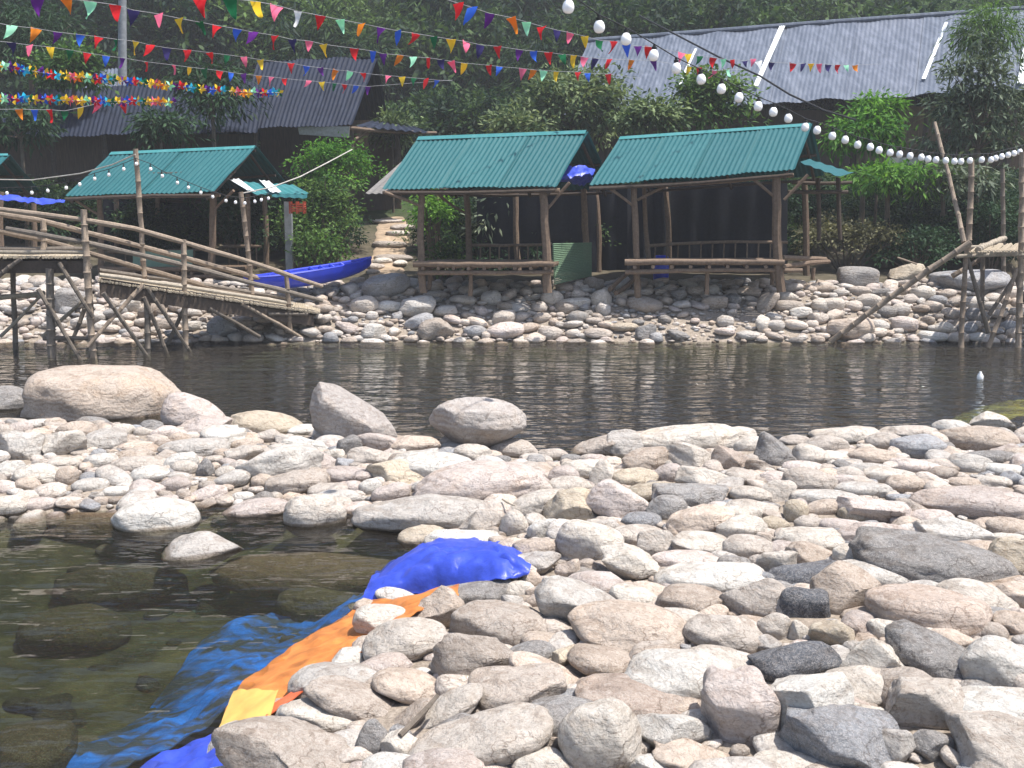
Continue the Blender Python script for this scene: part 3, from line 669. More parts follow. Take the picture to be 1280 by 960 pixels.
# ------ filler pebbles, too many to count: one object
def fill_stones():
    rng=random.Random(11); V=[];Fc=[];C=[]; off=0
    lib={}
    for sub in (2,3):
        lib[sub]=[stone_shape(5000+i,rng.choice('rrffa'),sub) for i in range(26)]
    tr=np.array([(s['cx'],s['cy'],s['w'],s['h']) for s in stones]+[(b[0],b[1],b[2],b[3]) for b in BIG]+[(300,893,60,60),(325,868,70,50),(352,850,70,50),(385,828,70,50),(420,805,70,50),(455,785,60,50),(490,765,60,50),(530,750,60,50),(560,715,220,70)],float)
    tones=list('PPPPPWWWWLLKKNNGB')
    def put(x,y,z,r,flat,tone=None,sub=2):
        nonlocal off
        v,f=rng.choice(lib[sub]); a=r*rng.uniform(.85,1.35); b=r*rng.uniform(.7,1.05); h=r*flat*rng.uniform(.45,.85)
        v=fit(v,a,b,h,rng.uniform(-.25,.25),rng.uniform(0,6.28))+np.array([x,y,z])
        c=np.array(TONE[tone or rng.choice(tones)])*rng.uniform(.8,1.12)
        V.append(v); Fc.append(f+off); C.append(np.tile([*c,1],(len(v),1))); off+=len(v)
    grid={}
    def free(x,y,r,k=.8):
        cx,cy=int(x/.4),int(y/.4)
        for i in(-1,0,1):
            for j in(-1,0,1):
                for (a,b,q) in grid.get((cx+i,cy+j),()):
                    if (a-x)**2+(b-y)**2<((r+q)*k)**2: return False
        grid.setdefault((cx,cy),[]).append((x,y,r)); return True
    def covered(x,y,z,r,tol=.8):
        px,py,f=proj((x,y,z)); rr=r*F/f
        q=((px-tr[:,0])/(tr[:,2]/2*tol+rr*.55))**2+((py-tr[:,1])/(tr[:,3]/2*tol+rr*.35))**2
        return bool((q<1).any())
    # spit
    for rad,n,tol in (((.11,.18),5000,.55),((.06,.11),14000,.6),((.025,.06),22000,.65)):
        xs=[rng.uniform(-8,8.5) for _ in range(n)]; ys=[rng.uniform(3.3,12.3) for _ in range(n)]
        S=sdf(np.array(xs),np.array(ys)); Z=terrain(np.array(xs),np.array(ys))
        for x,y,sd,z in zip(xs,ys,S,Z):
            r=rng.uniform(*rad)
            if sd<-.10*rng.random()-.02 : continue
            px,py,f=proj((x,y,z))
            if not(-120<px<1400 and py<1060): continue
            if covered(x,y,z+r*.3,r,tol): continue
            if not free(x,y,r,.62): continue
            put(x,y,z+r*.15,r,.8,sub=3 if r*F/f>16 else 2)
    # under water by the edge and on the pool bed
    for _ in range(170):
        x=rng.uniform(-6,1.5); y=rng.uniform(3.4,9.2); z=th(x,y)
        if sdf(x,y)>-.05: continue
        r=rng.uniform(.04,.15)
        if z+r*.6>-.05: continue
        put(x,y,z+r*.1,r,.7,rng.choice('SSNS'),3)
    # far bank
    grid.clear()
    for rad,n in (((.13,.22),1500),((.07,.13),3500),((.035,.07),5000)):
        for _ in range(n):
            x=rng.uniform(-13,13); y=rng.uniform(19.9,22.9); r=rng.uniform(*rad); z=th(x,y)
            if z<-.1: continue
            px,py,f=proj((x,y,z))
            if 760<px<950 and z<.45 and r>.07 and rng.random()<.85: continue
            if covered(x,y,z,r,.9): continue
            if not free(x,y,r,.66): continue
            put(x,y,z+r*.25,r,.85,sub=2)
    co=np.concatenate(V); fa=np.concatenate(Fc); cc=np.concatenate(C)
    me=mesh_np('pebbles',co,fa,attr=('tone','FLOAT_COLOR',cc)); me.materials.append(M['rocks'])
    o=link('pebbles',me); tag(o,'smaller river stones and pebbles filling the gaps on spit and banks','stones',kind='stuff')
    print('filler verts',len(co))
fill_stones()
# sunken big mossy stones seen through the pool water
def sunken(cx,cy,w,h,lab,z=-.12,tone='S',seed=0):
    p=atz(cx,cy,z); f=p.y; a=w*f/F/2; d=max(a*.55,.1)
    v,fc=stone_shape(300+seed,'f',4); v=v*np.array([a,h*f/F/2/math.sin(math.radians(17)),.14])
    p.z=z-.1
    me=mesh_np('sunken_stone',v,fc); me.materials.append(M['rock'+tone]); o=link('sunken_stone',me,None,loc=p)
    tag(o,lab,'stone','sunken stones in the pool')
M['rockS']=rock_mat('stone_mossy',(.15,.135,.06),.5)
M['rockS2']=rock_mat('stone_silt',(.27,.20,.12),.3)
sunken(390,702,260,34,'broad brown sunken stone under the water beside the half-sunken white stone',-.10,'S2',1)
sunken(90,770,150,34,'mossy sunken stone in the middle of the pool, left side',-.22,'S',2)
sunken(150,715,180,24,'long greenish sunken stone in the pool below the white pool stone',-.18,'S',3)
sunken(400,745,120,20,'green sunken stone close to the blue tarp',-.14,'S',4)
sunken(40,915,110,46,'mossy sunken stone in the lower left corner of the pool',-.14,'S',5)
sunken(130,645,200,18,'pale sunken slab at the top shore of the pool',-.02,'S2',6)
# ---------------------------------------------------------------- vegetation
def leaves_np(seed,clumps,per,L,W,radii,spread=.45,shell=.55,droop=.3,lobes=0,lean=0):
    """many leaf faces gathered in clumps through a crown volume centred at the origin"""
    rng=np.random.default_rng(seed)
    d=rng.normal(size=(clumps,3)); d/=np.linalg.norm(d,axis=1)[:,None]
    d[:,2]=np.where(d[:,2]<-.5,-d[:,2],d[:,2])
    rr=(shell+(1-shell)*rng.random(clumps))*(1+.30*np.sin(d[:,0]*4+seed)*np.cos(d[:,1]*5+d[:,2]*4+seed*2))
    C=d*rr[:,None]*np.array(radii)
    n=clumps*per; ci=np.repeat(np.arange(clumps),per)
    off=rng.normal(size=(n,3))*spread*np.array([1,1,.65])*rng.uniform(.6,1.2,clumps)[ci][:,None]
    P=C[ci]+off
    out=off+d[ci]*.4*spread; out/=np.linalg.norm(out,axis=1)[:,None]+1e-6
    dirv=out+rng.normal(size=(n,3))*.5; dirv[:,2]-=droop; dirv/=np.linalg.norm(dirv,axis=1)[:,None]
    up=np.array([0,0,1.0])+rng.normal(size=(n,3))*.45
    side=np.cross(dirv,up); side/=np.linalg.norm(side,axis=1)[:,None]+1e-6
    nrm=np.cross(side,dirv)
    l=(L*rng.uniform(.6,1.3,n))[:,None]; w=(W*rng.uniform(.7,1.2,n))[:,None]
    a=P; b=P+dirv*l*.45+side*w*.5-nrm*l*.04; c=P+dirv*l-np.array([0,0,1])*l*.15; e=P+dirv*l*.45-side*w*.5-nrm*l*.04
    co=np.stack([a,b,c,e],1).reshape(-1,3); q=np.arange(4*n).reshape(n,4)
    tint=np.clip(.45+.28*rng.normal(size=clumps)[ci]+.16*rng.normal(size=n),0,1)
    return co,q,np.repeat(tint,4),C
def tube_np(a,b,r0,r1,n=6,seg=4,rng=random):
    mb=MB(); a=Vector(a);b=Vector(b)
    pts=[a.lerp(b,i/seg)+Vector((rng.uniform(-1,1),rng.uniform(-1,1),0))*(.04*(b-a).length if 0<i<seg else 0) for i in range(seg+1)]
    mb.tube(pts,[r0+(r1-r0)*i/seg for i in range(seg+1)],n); return mb
KSPEC={'bush':(.105,.05,.15,.40,.15),'mango':(.21,.065,.2,.45,.45),'tree':(.16,.075,.2,.45,.15),'bamboo':(.26,.035,.3,.4,.6)}
def crown(kind,seed,a,d,b,Y):
    L,W,spr,sp_,droop=KSPEC[kind]; k=max(1,Y/27)
    rad=(a*d*b)**(1/3); s=max(.3,.36*k)*(1.25 if kind in('mango','bamboo') else 1)
    n=int(max(26,min(420,4*math.pi*rad*rad/(s*s)*1.25)))
    co,q,t,C=leaves_np(seed,n,46 if kind!='mango' else 34,L*k,W*k,(a,d,b),spr*k*.9,sp_,droop)
    return mesh_np('crown',co,q,False,('leafvar','FLOAT',t)),C
PLN=0
def plant(cx,cy,w,h,Y,kind,mat,name,label,cat,group=None,seed=None,trunk=True,depth=None):
    """crown box read from the photograph at distance Y; trunk down to the ground"""
    c=at(cx,cy,Y); a=w*Y/F/2; b=h*Y/F/2; g=th(c.x,c.y)
    root=empty(name,(c.x,c.y,g),label,cat,group)
    global PLN; PLN+=1; me,C=crown(kind,PLN*7+3,a*.86,(depth or a*.8)*.86,b*.84,Y); me.materials.append(M[mat])
    o=bpy.data.objects.new('crown',me); COL.objects.link(o); o.parent=root; o.location=(0,0,c.z-g)
    mb=MB(); top=Vector((0,0,c.z-g))
    if trunk:
        r=max(.03,.05*a)
        mb.tube([(0,0,-.1),(r*.6,0,(c.z-g)*.4),(0,r*.5,c.z-g-b*.2),(0,0,c.z-g+b*.3)],[r*1.3,r,r*.75,r*.4],7)
        for i in range(0,len(C),max(1,len(C)//9)):
            q=Vector((C[i][0]*o.scale.x,C[i][1]*o.scale.y,C[i][2]*o.scale.z+c.z-g))
            s0=Vector((0,0,(c.z-g)-b*R.uniform(.1,.4)))
            mb.tube([s0,s0.lerp(q,.5)+Vector((0,0,b*.08)),q],[r*.45,r*.3,r*.1],5)
        mb.build('trunk',M['trunk'],root,loc=(0,0,0))
    else:
        for i in range(0,len(C),max(1,len(C)//12)):
            q=Vector((C[i][0]*o.scale.x,C[i][1]*o.scale.y,C[i][2]*o.scale.z+c.z-g))
            mb.tube([(q.x*.15,q.y*.15,-.05),q*.55,q],[.025,.018,.008],5)
        mb.build('stem',M['trunk'],root,loc=(0,0,0))
    return root
plant(420,215,120,90,27.5,'bush','leaf_bright','leafy_bush','bright green bush under the old dark roof, left of the stone steps','bush','bushes behind the bank',0,False)
plant(410,265,100,110,26,'bush','leaf_mid','leafy_bush','tall mid-green bush hanging over the blue boat','bush','bushes behind the bank',1,False)
plant(400,312,90,56,24.3,'bush','leaf_mid','leafy_bush','low leafy bush just behind the blue boat','bush','bushes behind the bank',2,False)
#plant(470,315,36,44,24.6,'bush','leaf_dark','leafy_bush','small dark plant at the left side of the stone steps','bush','bushes behind the bank',3,False)
plant(543,268,66,70,25,'bush','leaf_bright','leafy_bush','bright green bush seen through the left end of the middle hut','bush','bushes behind the bank',1,False)
plant(558,325,62,74,24.4,'bush','leaf_mid','leafy_bush','dark leafy bush beside the steps behind the middle hut bench','bush','bushes behind the bank',2,False)
plant(640,262,130,90,26.6,'mango','leaf_grey','broadleaf_shrub','shrub with pale leaf tips seen under the middle hut roof','shrub','shrubs behind the huts',0,False)
plant(770,250,130,80,27,'mango','leaf_dark','broadleaf_shrub','dark shrub between the middle and right huts','shrub','shrubs behind the huts',1,False)
plant(640,330,190,90,26.5,'bush','leaf_dark','leafy_bush','dark undergrowth behind the middle hut railing','bush','bushes behind the bank',0,False)
plant(715,140,200,110,34,'tree','leaf_pale','broadleaf_tree','tree with pale green leaf clusters above the middle hut roof','tree','trees between the roofs',0)
plant(640,165,90,50,31,'tree','leaf_pale','broadleaf_tree','small pale-leaved tree low behind the middle hut ridge','tree','trees between the roofs',1)
plant(885,130,110,90,31,'tree','leaf_mid','broadleaf_tree','mid-green tree standing in front of the long grey roof','tree','trees between the roofs',2)
plant(815,150,90,50,30,'tree','leaf_pale','broadleaf_tree','low pale tree behind the left end of the right hut ridge','tree','trees between the roofs',3)
plant(1100,137,66,36,28,'mango','leaf_bright','mango_tree','small bright green tree top just below the long grey roof','tree','bright leafy trees by the right hut',0)
plant(1080,172,130,60,27.5,'mango','leaf_bright','mango_tree','wide bright green tree beside the right hut ridge','tree','bright leafy trees by the right hut',1)
plant(1110,228,150,50,26,'mango','leaf_bright','mango_tree','low bright green tree under the globe lights at right','tree','bright leafy trees by the right hut',2)
plant(1225,150,130,230,27,'mango','leaf_grey','grey_leaf_tree','tall grey-green tree in front of the right end of the long grey roof','tree','trees at the right edge',3)
plant(1240,50,110,90,29,'bamboo','leaf_mid','feathery_tree','feathery green tree at the top right corner','tree','trees at the right edge',1)
plant(1180,230,130,60,26,'mango','leaf_grey','grey_leaf_tree','low grey-green tree behind the bamboo poles','tree','trees at the right edge',0)
plant(1060,300,150,66,25.5,'bush','leaf_dry','dry_bush','dry brownish bush on the bank right of the right hut','bush','dry bushes on the right bank',0,False)
plant(1150,310,120,60,25,'bush','leaf_dark','dry_bush','dark bush in the shade behind the long bamboo pole','bush','dry bushes on the right bank',1,False)
plant(1240,290,120,100,25.5,'bush','leaf_dark','dry_bush','dark bush behind the bamboo platform at the right edge','bush','dry bushes on the right bank',2,False)
plant(1010,265,100,60,27.5,'bush','leaf_dark','dry_bush','dark green bush behind the small teal side roof','bush','dry bushes on the right bank',3,False)
plant(265,130,110,110,29,'mango','leaf_dark','dark_tree','dark drooping tree in front of the old dark roofs','tree','trees over the old roofs',2)
plant(200,165,100,60,27.5,'mango','leaf_dark','dark_tree','low dark tree behind the left hut ridge','tree','trees over the old roofs',3)
plant(25,160,100,70,28,'mango','leaf_dark','dark_tree','dark tree against the brown wall at the left edge','tree','trees over the old roofs',1)
plant(35,60,140,130,33,'bamboo','leaf_dark','dark_tree','tall dark tree in the top left corner behind the bunting','tree','trees over the old roofs',0)
plant(90,90,110,60,31,'tree','leaf_mid','broadleaf_tree','tree in front of the leftmost old roof','tree','trees over the old roofs',0)
plant(490,165,40,34,33,'tree','leaf_pale','broadleaf_tree','small yellowish tree at the right end of the old dark roof','tree','trees over the old roofs',2)
plant(180,275,130,90,28.5,'bush','leaf_dark','leafy_bush','dark bush behind the left hut, right of its tall pole','bush','bushes behind the left hut',0,False)
plant(300,275,150,110,27,'bush','leaf_dark','leafy_bush','dark bush behind the right end of the left hut','bush','bushes behind the left hut',1,False)
plant(60,280,160,90,29,'bush','leaf_dark','leafy_bush','dark bush under the blue awning at the left edge','bush','bushes behind the left hut',3,False)
plant(860,300,220,110,27.5,'bush','leaf_dark','leafy_bush','dark bush in the shade behind the right hut','bush','bushes behind the bank',1,False)
plant(370,290,60,80,25.4,'bush','leaf_mid','leafy_bush','leafy bush beside the grey post of the left hut','bush','bushes behind the bank',0,False)
#plant(8,346,26,34,18.0,'bush','leaf_bright','leafy_bush','bright green plant at the left edge beside the footbridge','bush','plants by the water',2,False)
# the wooded hillside behind: a far-off wood that reads as one mass
def forest():
    rng=random.Random(5)
    kinds=[leaves_np(40+i,200,50,.10+.02*(i%2),.045,(1,.9,.85),.12,.5,.2) for i in range(4)]+[leaves_np(60+i,190,52,.15,.028,(1,.9,1.0),.13,.3,.6) for i in range(3)]
    V=[];Q=[];T_=[];off=0
    def crownat(x,y,z,r,rz,k,shift):
        nonlocal off
        co,q,t,_=kinds[k]; a=rng.uniform(0,6.28); c,s=math.cos(a),math.sin(a)
        v=np.stack([(co[:,0]*c-co[:,1]*s)*r+x,(co[:,0]*s+co[:,1]*c)*r+y,co[:,2]*rz+z],-1)
        V.append(v);Q.append(q+off);T_.append(np.clip(t*.8+shift,0,1)); off+=len(v)
    # undergrowth on the terrace behind the huts
    for i in range(230):
        yy=rng.uniform(26.3,37); xx=rng.uniform(-.62*yy,.62*yy); z=th(xx,yy); px=proj((xx,yy,z))[0]
        if 400<px<560 and yy<33: continue
        if 290<px<560 and yy>31: continue
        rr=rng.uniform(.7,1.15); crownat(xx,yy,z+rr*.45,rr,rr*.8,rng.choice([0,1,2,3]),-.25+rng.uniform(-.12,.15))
    n=0
    rows=[(46,3.2,0),(52,3.8,0),(60,4.2,0),(68,4.6,0),(78,5.5,0),(90,6,0),(104,7,0)]
    for Y,r,_ in rows:
        half=Y*.50; x=-half-r
        while x<half+r:
            xx=x+rng.uniform(-.8,.8); yy=Y+rng.uniform(-3,3)
            rr=r*rng.uniform(.75,1.25); z=th(xx,yy)
            px,py,_f=proj((xx,yy,z))
            k=rng.choice([4,5,6,0]) if 400<px<780 else rng.choice([0,1,2,3,3,5])
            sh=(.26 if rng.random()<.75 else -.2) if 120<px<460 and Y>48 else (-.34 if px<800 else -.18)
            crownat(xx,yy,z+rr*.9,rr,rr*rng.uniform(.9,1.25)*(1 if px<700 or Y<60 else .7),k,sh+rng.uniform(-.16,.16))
            x+=rr*1.15; n+=1
    # an understorey that closes the view at the foot of the wood
    for i in range(46):
        xx=rng.uniform(-20,22); yy=rng.uniform(37,44)
        px=proj((xx,yy,3))[0]
        if 740<px<1400 and yy<42: yy+=5
        if 290<px<500: yy=44
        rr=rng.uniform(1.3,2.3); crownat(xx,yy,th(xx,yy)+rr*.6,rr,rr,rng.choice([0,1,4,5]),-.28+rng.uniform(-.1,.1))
    co=np.concatenate(V);q=np.concatenate(Q);t=np.concatenate(T_)
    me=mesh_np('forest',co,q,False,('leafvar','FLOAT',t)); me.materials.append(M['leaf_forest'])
    o=link('forest',me); tag(o,'wooded hillside rising behind the huts and roofs','forest',kind='stuff'); print('forest crowns',n,len(co))
forest()
# ---------------------------------------------------------------- huts
def lerp3(a,b,t): return Vector(a).lerp(Vector(b),t)
def hut_roof(root,FL,FR,RL,RR,panels,waves,overlap=.012,back_drop=1.0,mat='teal',sag=.03,undermat='metal_under'):
    """front slope facing the river, back slope mirrored behind the ridge, ridge cap and timbers"""
    FL,FR,RL,RR=[Vector(v) for v in (FL,FR,RL,RR)]
    for k in range(panels):
        a,b=k/panels,(k+1)/panels
        lift=Vector((0,0,overlap*(k%2)))
        m=sheet(lerp3(FL,FR,a)+lift,lerp3(FL,FR,b+.01)+lift,lerp3(RL,RR,b+.01)+lift,lerp3(RL,RR,a)+lift,max(2,waves//panels),sag=0,edge=sag)
        m.build('roof_sheet',M[mat],root)
    BL=Vector((2*RL.x-FL.x,2*RL.y-FL.y,RL.z-(RL.z-FL.z)*back_drop)); BR=Vector((2*RR.x-FR.x,2*RR.y-FR.y,RR.z-(RR.z-FR.z)*back_drop))
    for k in range(panels):
        a,b=k/panels,(k+1)/panels; lift=Vector((0,0,overlap*(k%2)))
        sheet(lerp3(BL,BR,a)+lift,lerp3(BL,BR,b+.01)+lift,lerp3(RL,RR,b+.01)+lift,lerp3(RL,RR,a)+lift,max(2,waves//panels)).build('roof_sheet',M[mat],root)
    # ridge cap: folded strip
    w=.13; f1=(FL-RL).normalized(); b1=(BL-RL).normalized(); up=Vector((0,0,.03)); mb=MB()
    A=[RL+f1*w+up*.9,RL+up*1.3,RL+b1*w+up*.9]; B=[RR+f1*w+up*.9,RR+up*1.3,RR+b1*w+up*.9]
    th_=Vector((0,0,.006)); pts=A+B+[p-th_ for p in A+B]
    mb.add(pts,[(0,1,4,3),(1,2,5,4),(6,9,10,7),(7,10,11,8),(0,3,9,6),(2,8,11,5),(0,6,7,1),(1,7,8,2),(3,4,10,9),(4,5,11,10)])
    mb.build('ridge_cap',M['teal_cap'] if mat=='teal' else M[mat],root,smooth=False)
    dn=Vector((0,0,-.07))
    for a,b in ((FL,FR),(lerp3(FL,RL,.5),lerp3(FR,RR,.5)),(RL,RR),(lerp3(BL,RL,.5),lerp3(BR,RR,.5)),(BL,BR)):
        one('purlin',a+dn,b+dn,.035,M['wood_dark'],root)
    for t in (.04,.5,.96):
        for e,f in ((FL,FR),(BL,BR)):
            one('rafter',lerp3(e,f,t)+dn*1.8,lerp3(RL,RR,t)+dn*1.8,.035,M['wood_dark'],root)
    return BL,BR
def posts(root,lst,mat='wood'):
    for a,b,r in lst: one('post',b,a,r,M[mat],root,bend=.02)
# middle hut
rt=empty('bamboo_hut',at(600,365,22.2),'open bamboo hut under a teal corrugated roof beside the stone steps','hut','open huts with teal roofs')
hut_a=rt
FL,FR,RL,RR=at(478,236,21.1),at(694,233,20.8),at(523,173,22.9),at(733,165,22.5)
BL,BR=hut_roof(rt,FL,FR,RL,RR,3,36)
posts(rt,[(at(527,240,21.3),at(529,366,21.3),.07),(at(679,240,21.0),at(684,366,21.0),.085),(at(582,238,23.6),at(586,334,23.6),.07),
          (at(645,232,25.0),at(648,340,25.0),.07),(at(730,235,24.3),at(734,345,24.3),.075),(at(545,232,25.4),at(548,325,25.4),.065)])
one('beam',at(500,240,21.35),at(700,238,20.95),.05,M['wood'],rt)
one('beam',at(545,236,25.3),at(742,236,24.5),.05,M['wood_dark'],rt)
for a,b in (((480,240,21.0),(526,258,21.3)),((545,240,21.2),(581,266,23.4)),((712,228,20.9),(684,262,21.0)),((668,232,21.0),(680,246,21.0))):
    one('brace',at(*a),at(*b),.03,M['wood'],rt)
sheet(at(457,242,21.4),at(483,242,21.2),at(530,200,24.6),at(505,200,24.8),3).build('side_sheet',M['metal_under'],rt)
def bench(root,l0,l1,y0,y1,low0,low1,legs,Y,Yr=None,dep=1.6):
    A,B=at(l0,y0,Y),at(l1,y1,Yr or Y); C,D=at(low0[0],low0[1],Y+.03),at(low1[0],low1[1],(Yr or Y)+.03)
    one('bench_log',A,B,.06,M['wood'],root,bend=.006,n=10); one('bench_log',C,D,.045,M['wood'],root,bend=.006)
    n=9; off=Vector((.25,dep,0))
    for i in range(n):
        t=(i+.5)/n; p=lerp3(A,B,t).lerp(lerp3(C,D,t),.5)
        one('joist',p-Vector((0,.07,0)),p+off,.035,M['wood'],root)
    # split-bamboo floor as one part: the slats are its surface pattern
    mb=MB()
    for k in range(18):
        s=off*((k+.7)/18)
        mb.tube([A+s+Vector((0,0,-.02)),lerp3(A,B,.5)+s+Vector((0,0,-.02)),B+s+Vector((0,0,-.02))],.04,6)
    mb.build('floor_slats',M['wood'],root)
    for (px,py0,px1,py1,yy) in legs: one('bench_leg',at(px1,py1,yy),at(px,py0,yy),.045,M['wood'],root)
bench(rt,517,692,330,330,(522,341),(692,340),[(588,336,588,370,21.25),(534,332,543,360,22.6),(538,336,536,362,21.6)],21.15,20.85)
def railing(root,pts,y0,n,h,r=.025):
    A,B=pts; one('handrail',A,B,.035,M['wood'],root)
    for i in range(n):
        t=(i+.5)/n; p=lerp3(A,B,t); one('baluster',p,p-Vector((0,0,h)),.018,M['wood'],root)
railing(rt,(at(583,306,23.7),at(690,305,23.4)),0,9,.42)
def blind(root):
    a,b,c,d=at(691,304,21.5),at(739,303,23.2),at(739,345,23.2),at(693,356,21.5); mb=MB()
    for k in range(22):
        t=(k+.5)/22; mb.tube([lerp3(a,d,t),lerp3(b,c,t)],.0165,6)
    mb.build('reed_screen',M['green_blind'],root)
blind(rt)
shade_sheet_A=(at(596,236,25.9),at(746,232,25.2),at(746,350,25.2),at(596,345,25.9))  # corners of the added dark sheet that deepens the middle hut's interior
# right hut
rt=empty('bamboo_hut',at(880,365,22.2),'open bamboo hut under a teal roof, nearest the bamboo platform, dark inside','hut','open huts with teal roofs')
FL,FR,RL,RR=at(737,231,21.2),at(991,213,20.75),at(775,173,23.2),at(1013,156,22.6)
BL,BR=hut_roof(rt,FL,FR,RL,RR,4,40)
posts(rt,[(at(792,232,21.3),at(797,372,21.3),.065),(at(971,220,20.9),at(976,366,20.9),.09),(at(805,232,22.4),at(811,326,22.4),.05),
          (at(832,232,25.2),at(836,345,25.2),.065),(at(1005,225,24.6),at(1008,345,24.6),.075),(at(745,240,25.3),at(748,340,25.3),.065)])
one('beam',at(742,234,21.3),at(992,219,20.8),.045,M['wood'],rt)
for a,b in (((762,235,21.2),(790,256,21.3)),((830,233,21.3),(797,250,21.3)),((940,222,20.9),(969,247,20.9)),((1010,218,20.8),(980,250,20.9))):
    one('brace',at(*a),at(*b),.03,M['wood'],rt)
bench(rt,781,980,328,328,(781,340),(1003,338),[(884,334,883,368,21.2),(1017,335,1016,350,22.4),(965,336,965,356,22)],21.1,20.85)
one('bench_log',at(978,322,21.6),at(1032,324,22.6),.05,M['wood'],rt); one('bench_log',at(978,334,21.2),at(1036,327,22.4),.05,M['wood'],rt)
railing(rt,(at(812,307,23.4),at(985,303,23.0)),0,12,.42)
# dark sheets added across the back, painting in the shade of the interior
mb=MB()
def wavy_sheet(a,b,c,d,nx=14,nz=6):
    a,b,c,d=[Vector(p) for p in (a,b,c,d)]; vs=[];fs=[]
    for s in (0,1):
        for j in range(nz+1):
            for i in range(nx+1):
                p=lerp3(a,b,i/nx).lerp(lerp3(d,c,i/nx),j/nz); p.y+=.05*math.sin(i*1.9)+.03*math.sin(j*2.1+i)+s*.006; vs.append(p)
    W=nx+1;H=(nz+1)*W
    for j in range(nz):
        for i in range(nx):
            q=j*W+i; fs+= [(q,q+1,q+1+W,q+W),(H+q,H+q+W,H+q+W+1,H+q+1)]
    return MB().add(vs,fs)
wavy_sheet(at(838,232,25.3),at(985,225,24.9),at(985,352,24.9),at(838,352,25.3)).build('painted_shade_sheet',M['shade_black'],rt)
side=sheet(at(1000,203,21.2),at(1050,221,21.2),at(1067,216,23),at(1012,199,23),4); side.build('side_roof_sheet',M['teal'],rt)
one('side_beam',at(985,240,22.5),at(1060,240,22.5),.04,M['wood_dark'],rt); one('side_beam',at(990,228,23.2),at(1065,228,23.2),.04,M['wood_dark'],rt)
for x in (1022,1048): one('side_post',at(x,222,22.8),at(x+2,300,22.8),.05,M['wood_dark'],rt)
# debris logs at the left end of the right hut
for i,(a,b) in enumerate((((762,362,21.6),(790,338,22.3)),((770,366,21.5),(795,345,22.2)))):
    o=root_mesh('driftwood',MB().log(at(*a),at(*b),.05,.05),M['wood'],at(*a),label=['short drift log propped at the left end of the right hut bench, upper one','short drift log at the left end of the right hut bench, lower one'][i],cat='log',group='drift logs')
# blue barrel under right hut
c=at(826,352,23.6); mb=MB(); mb.tube([c,c+Vector((0,0,.02)),c+Vector((0,0,.2)),c+Vector((0,0,.22)),c+Vector((0,0,.24)),c+Vector((0,0,.5)),c+Vector((0,0,.55))],[.15,.165,.165,.175,.165,.16,.12],16)
root_mesh('barrel',mb,M['boat'],c,label='blue plastic barrel in the shade under the right hut',cat='barrel')
wavy_sheet(*shade_sheet_A).build('painted_shade_sheet',M['shade_black'],hut_a)
wavy_sheet(at(744,236,25.7),at(838,232,25.45),at(838,352,25.45),at(744,352,25.7)).build('painted_shade_sheet',M['shade_black'],rt)  # another added dark sheet, shade for the gap beside the right hut
# left hut
rt=empty('bamboo_hut',at(220,350,24),'open bamboo hut under a teal roof behind the footbridge','hut','open huts with teal roofs')
hut_c=rt
FL,FR,RL,RR=at(82,245,23.4),at(266,240,22.6),at(139,192,25.4),at(319,184,24.7)
hut_roof(rt,FL,FR,RL,RR,4,32)
posts(rt,[(at(266,242,23.3),at(262,352,23.3),.085),(at(124,244,23.8),at(126,352,23.8),.07),(at(198,240,27),at(199,340,27),.07),(at(330,245,26),at(332,345,26),.07),(at(145,240,27.5),at(146,340,27.5),.07)])
one('beam',at(100,247,23.7),at(275,244,23.1),.045,M['wood'],rt)
one('brace',at(90,247,23.6),at(123,268,23.8),.03,M['wood'],rt); one('brace',at(292,238,23),at(268,262,23.3),.03,M['wood'],rt)
bench(rt,124,285,337,337,(124,345),(285,346),[(200,340,200,358,23.6)],23.4,23.1)
railing(rt,(at(280,308,25.6),at(326,308,25.2)),0,4,.42)
railing(rt,(at(135,316,25.6),at(250,312,25.4)),0,8,.42)
a,b,c_,d=at(166,315,24.3),at(242,312,24.1),at(241,335,24.1),at(165,337,24.3)
wavy_sheet(a,b,c_,d,6,2).build('side_panel',M['green_panel'],rt)
rt=empty('lean_to_shelter',at(350,345,24.5),'small lean-to of mixed teal and clear roof sheets beside the left hut','shelter')
sheet(at(318,243,22.4),at(386,242,22.6),at(366,231,23.9),at(287,226,23.7),8).build('roof_sheet',M['teal_cap'],rt)
sheet(at(306,238,22.42)+Vector((0,0,.03)),at(320,242,22.42)+Vector((0,0,.03)),at(298,225,23.72)+Vector((0,0,.03)),at(286,226,23.72)+Vector((0,0,.03)),2).build('clear_strip',M['white_strip'],rt)
sheet(at(338,242,22.4)+Vector((0,0,.03)),at(352,242,22.4)+Vector((0,0,.03)),at(336,228,23.8)+Vector((0,0,.03)),at(324,227,23.8)+Vector((0,0,.03)),2).build('clear_strip',M['white_strip'],rt)
mb=MB(); p=at(361,252,24.2); q=at(362,352,24.2); mb.box((p+q)/2,(.15,.15,(p-q).length)); mb.build('post',M['greypost'],rt,False)
one('post',at(310,243,23.3),at(312,330,23.3),.05,M['wood'],rt)
c=at(372,260,23.6); mb=MB()
for k in range(4): mb.box(c+Vector((0,0,-.06+k*.045)),(.32,.22,.03))
for sx in(-.145,0,.145):
    mb.box(c+Vector((sx,-.105,.01)),(.03,.02,.25)); mb.box(c+Vector((sx,.105,.01)),(.03,.02,.25))
root_mesh('hanging_crate',mb,M['red_crate'],c,label='red slatted crate hanging under the lean-to beside the green bush',cat='crate')
sheet(at(340,246,24.3),at(384,248,24.3),at(384,243,24.6),at(340,241,24.6),4).build('back_sheet',M['teal'],rt)
wavy_sheet(at(128,244,27.8),at(258,242,27.2),at(258,345,27.2),at(128,345,27.8)).build('painted_shade_sheet',M['shade_black'],hut_c)  # dark sheet added behind the left hut as its interior shade
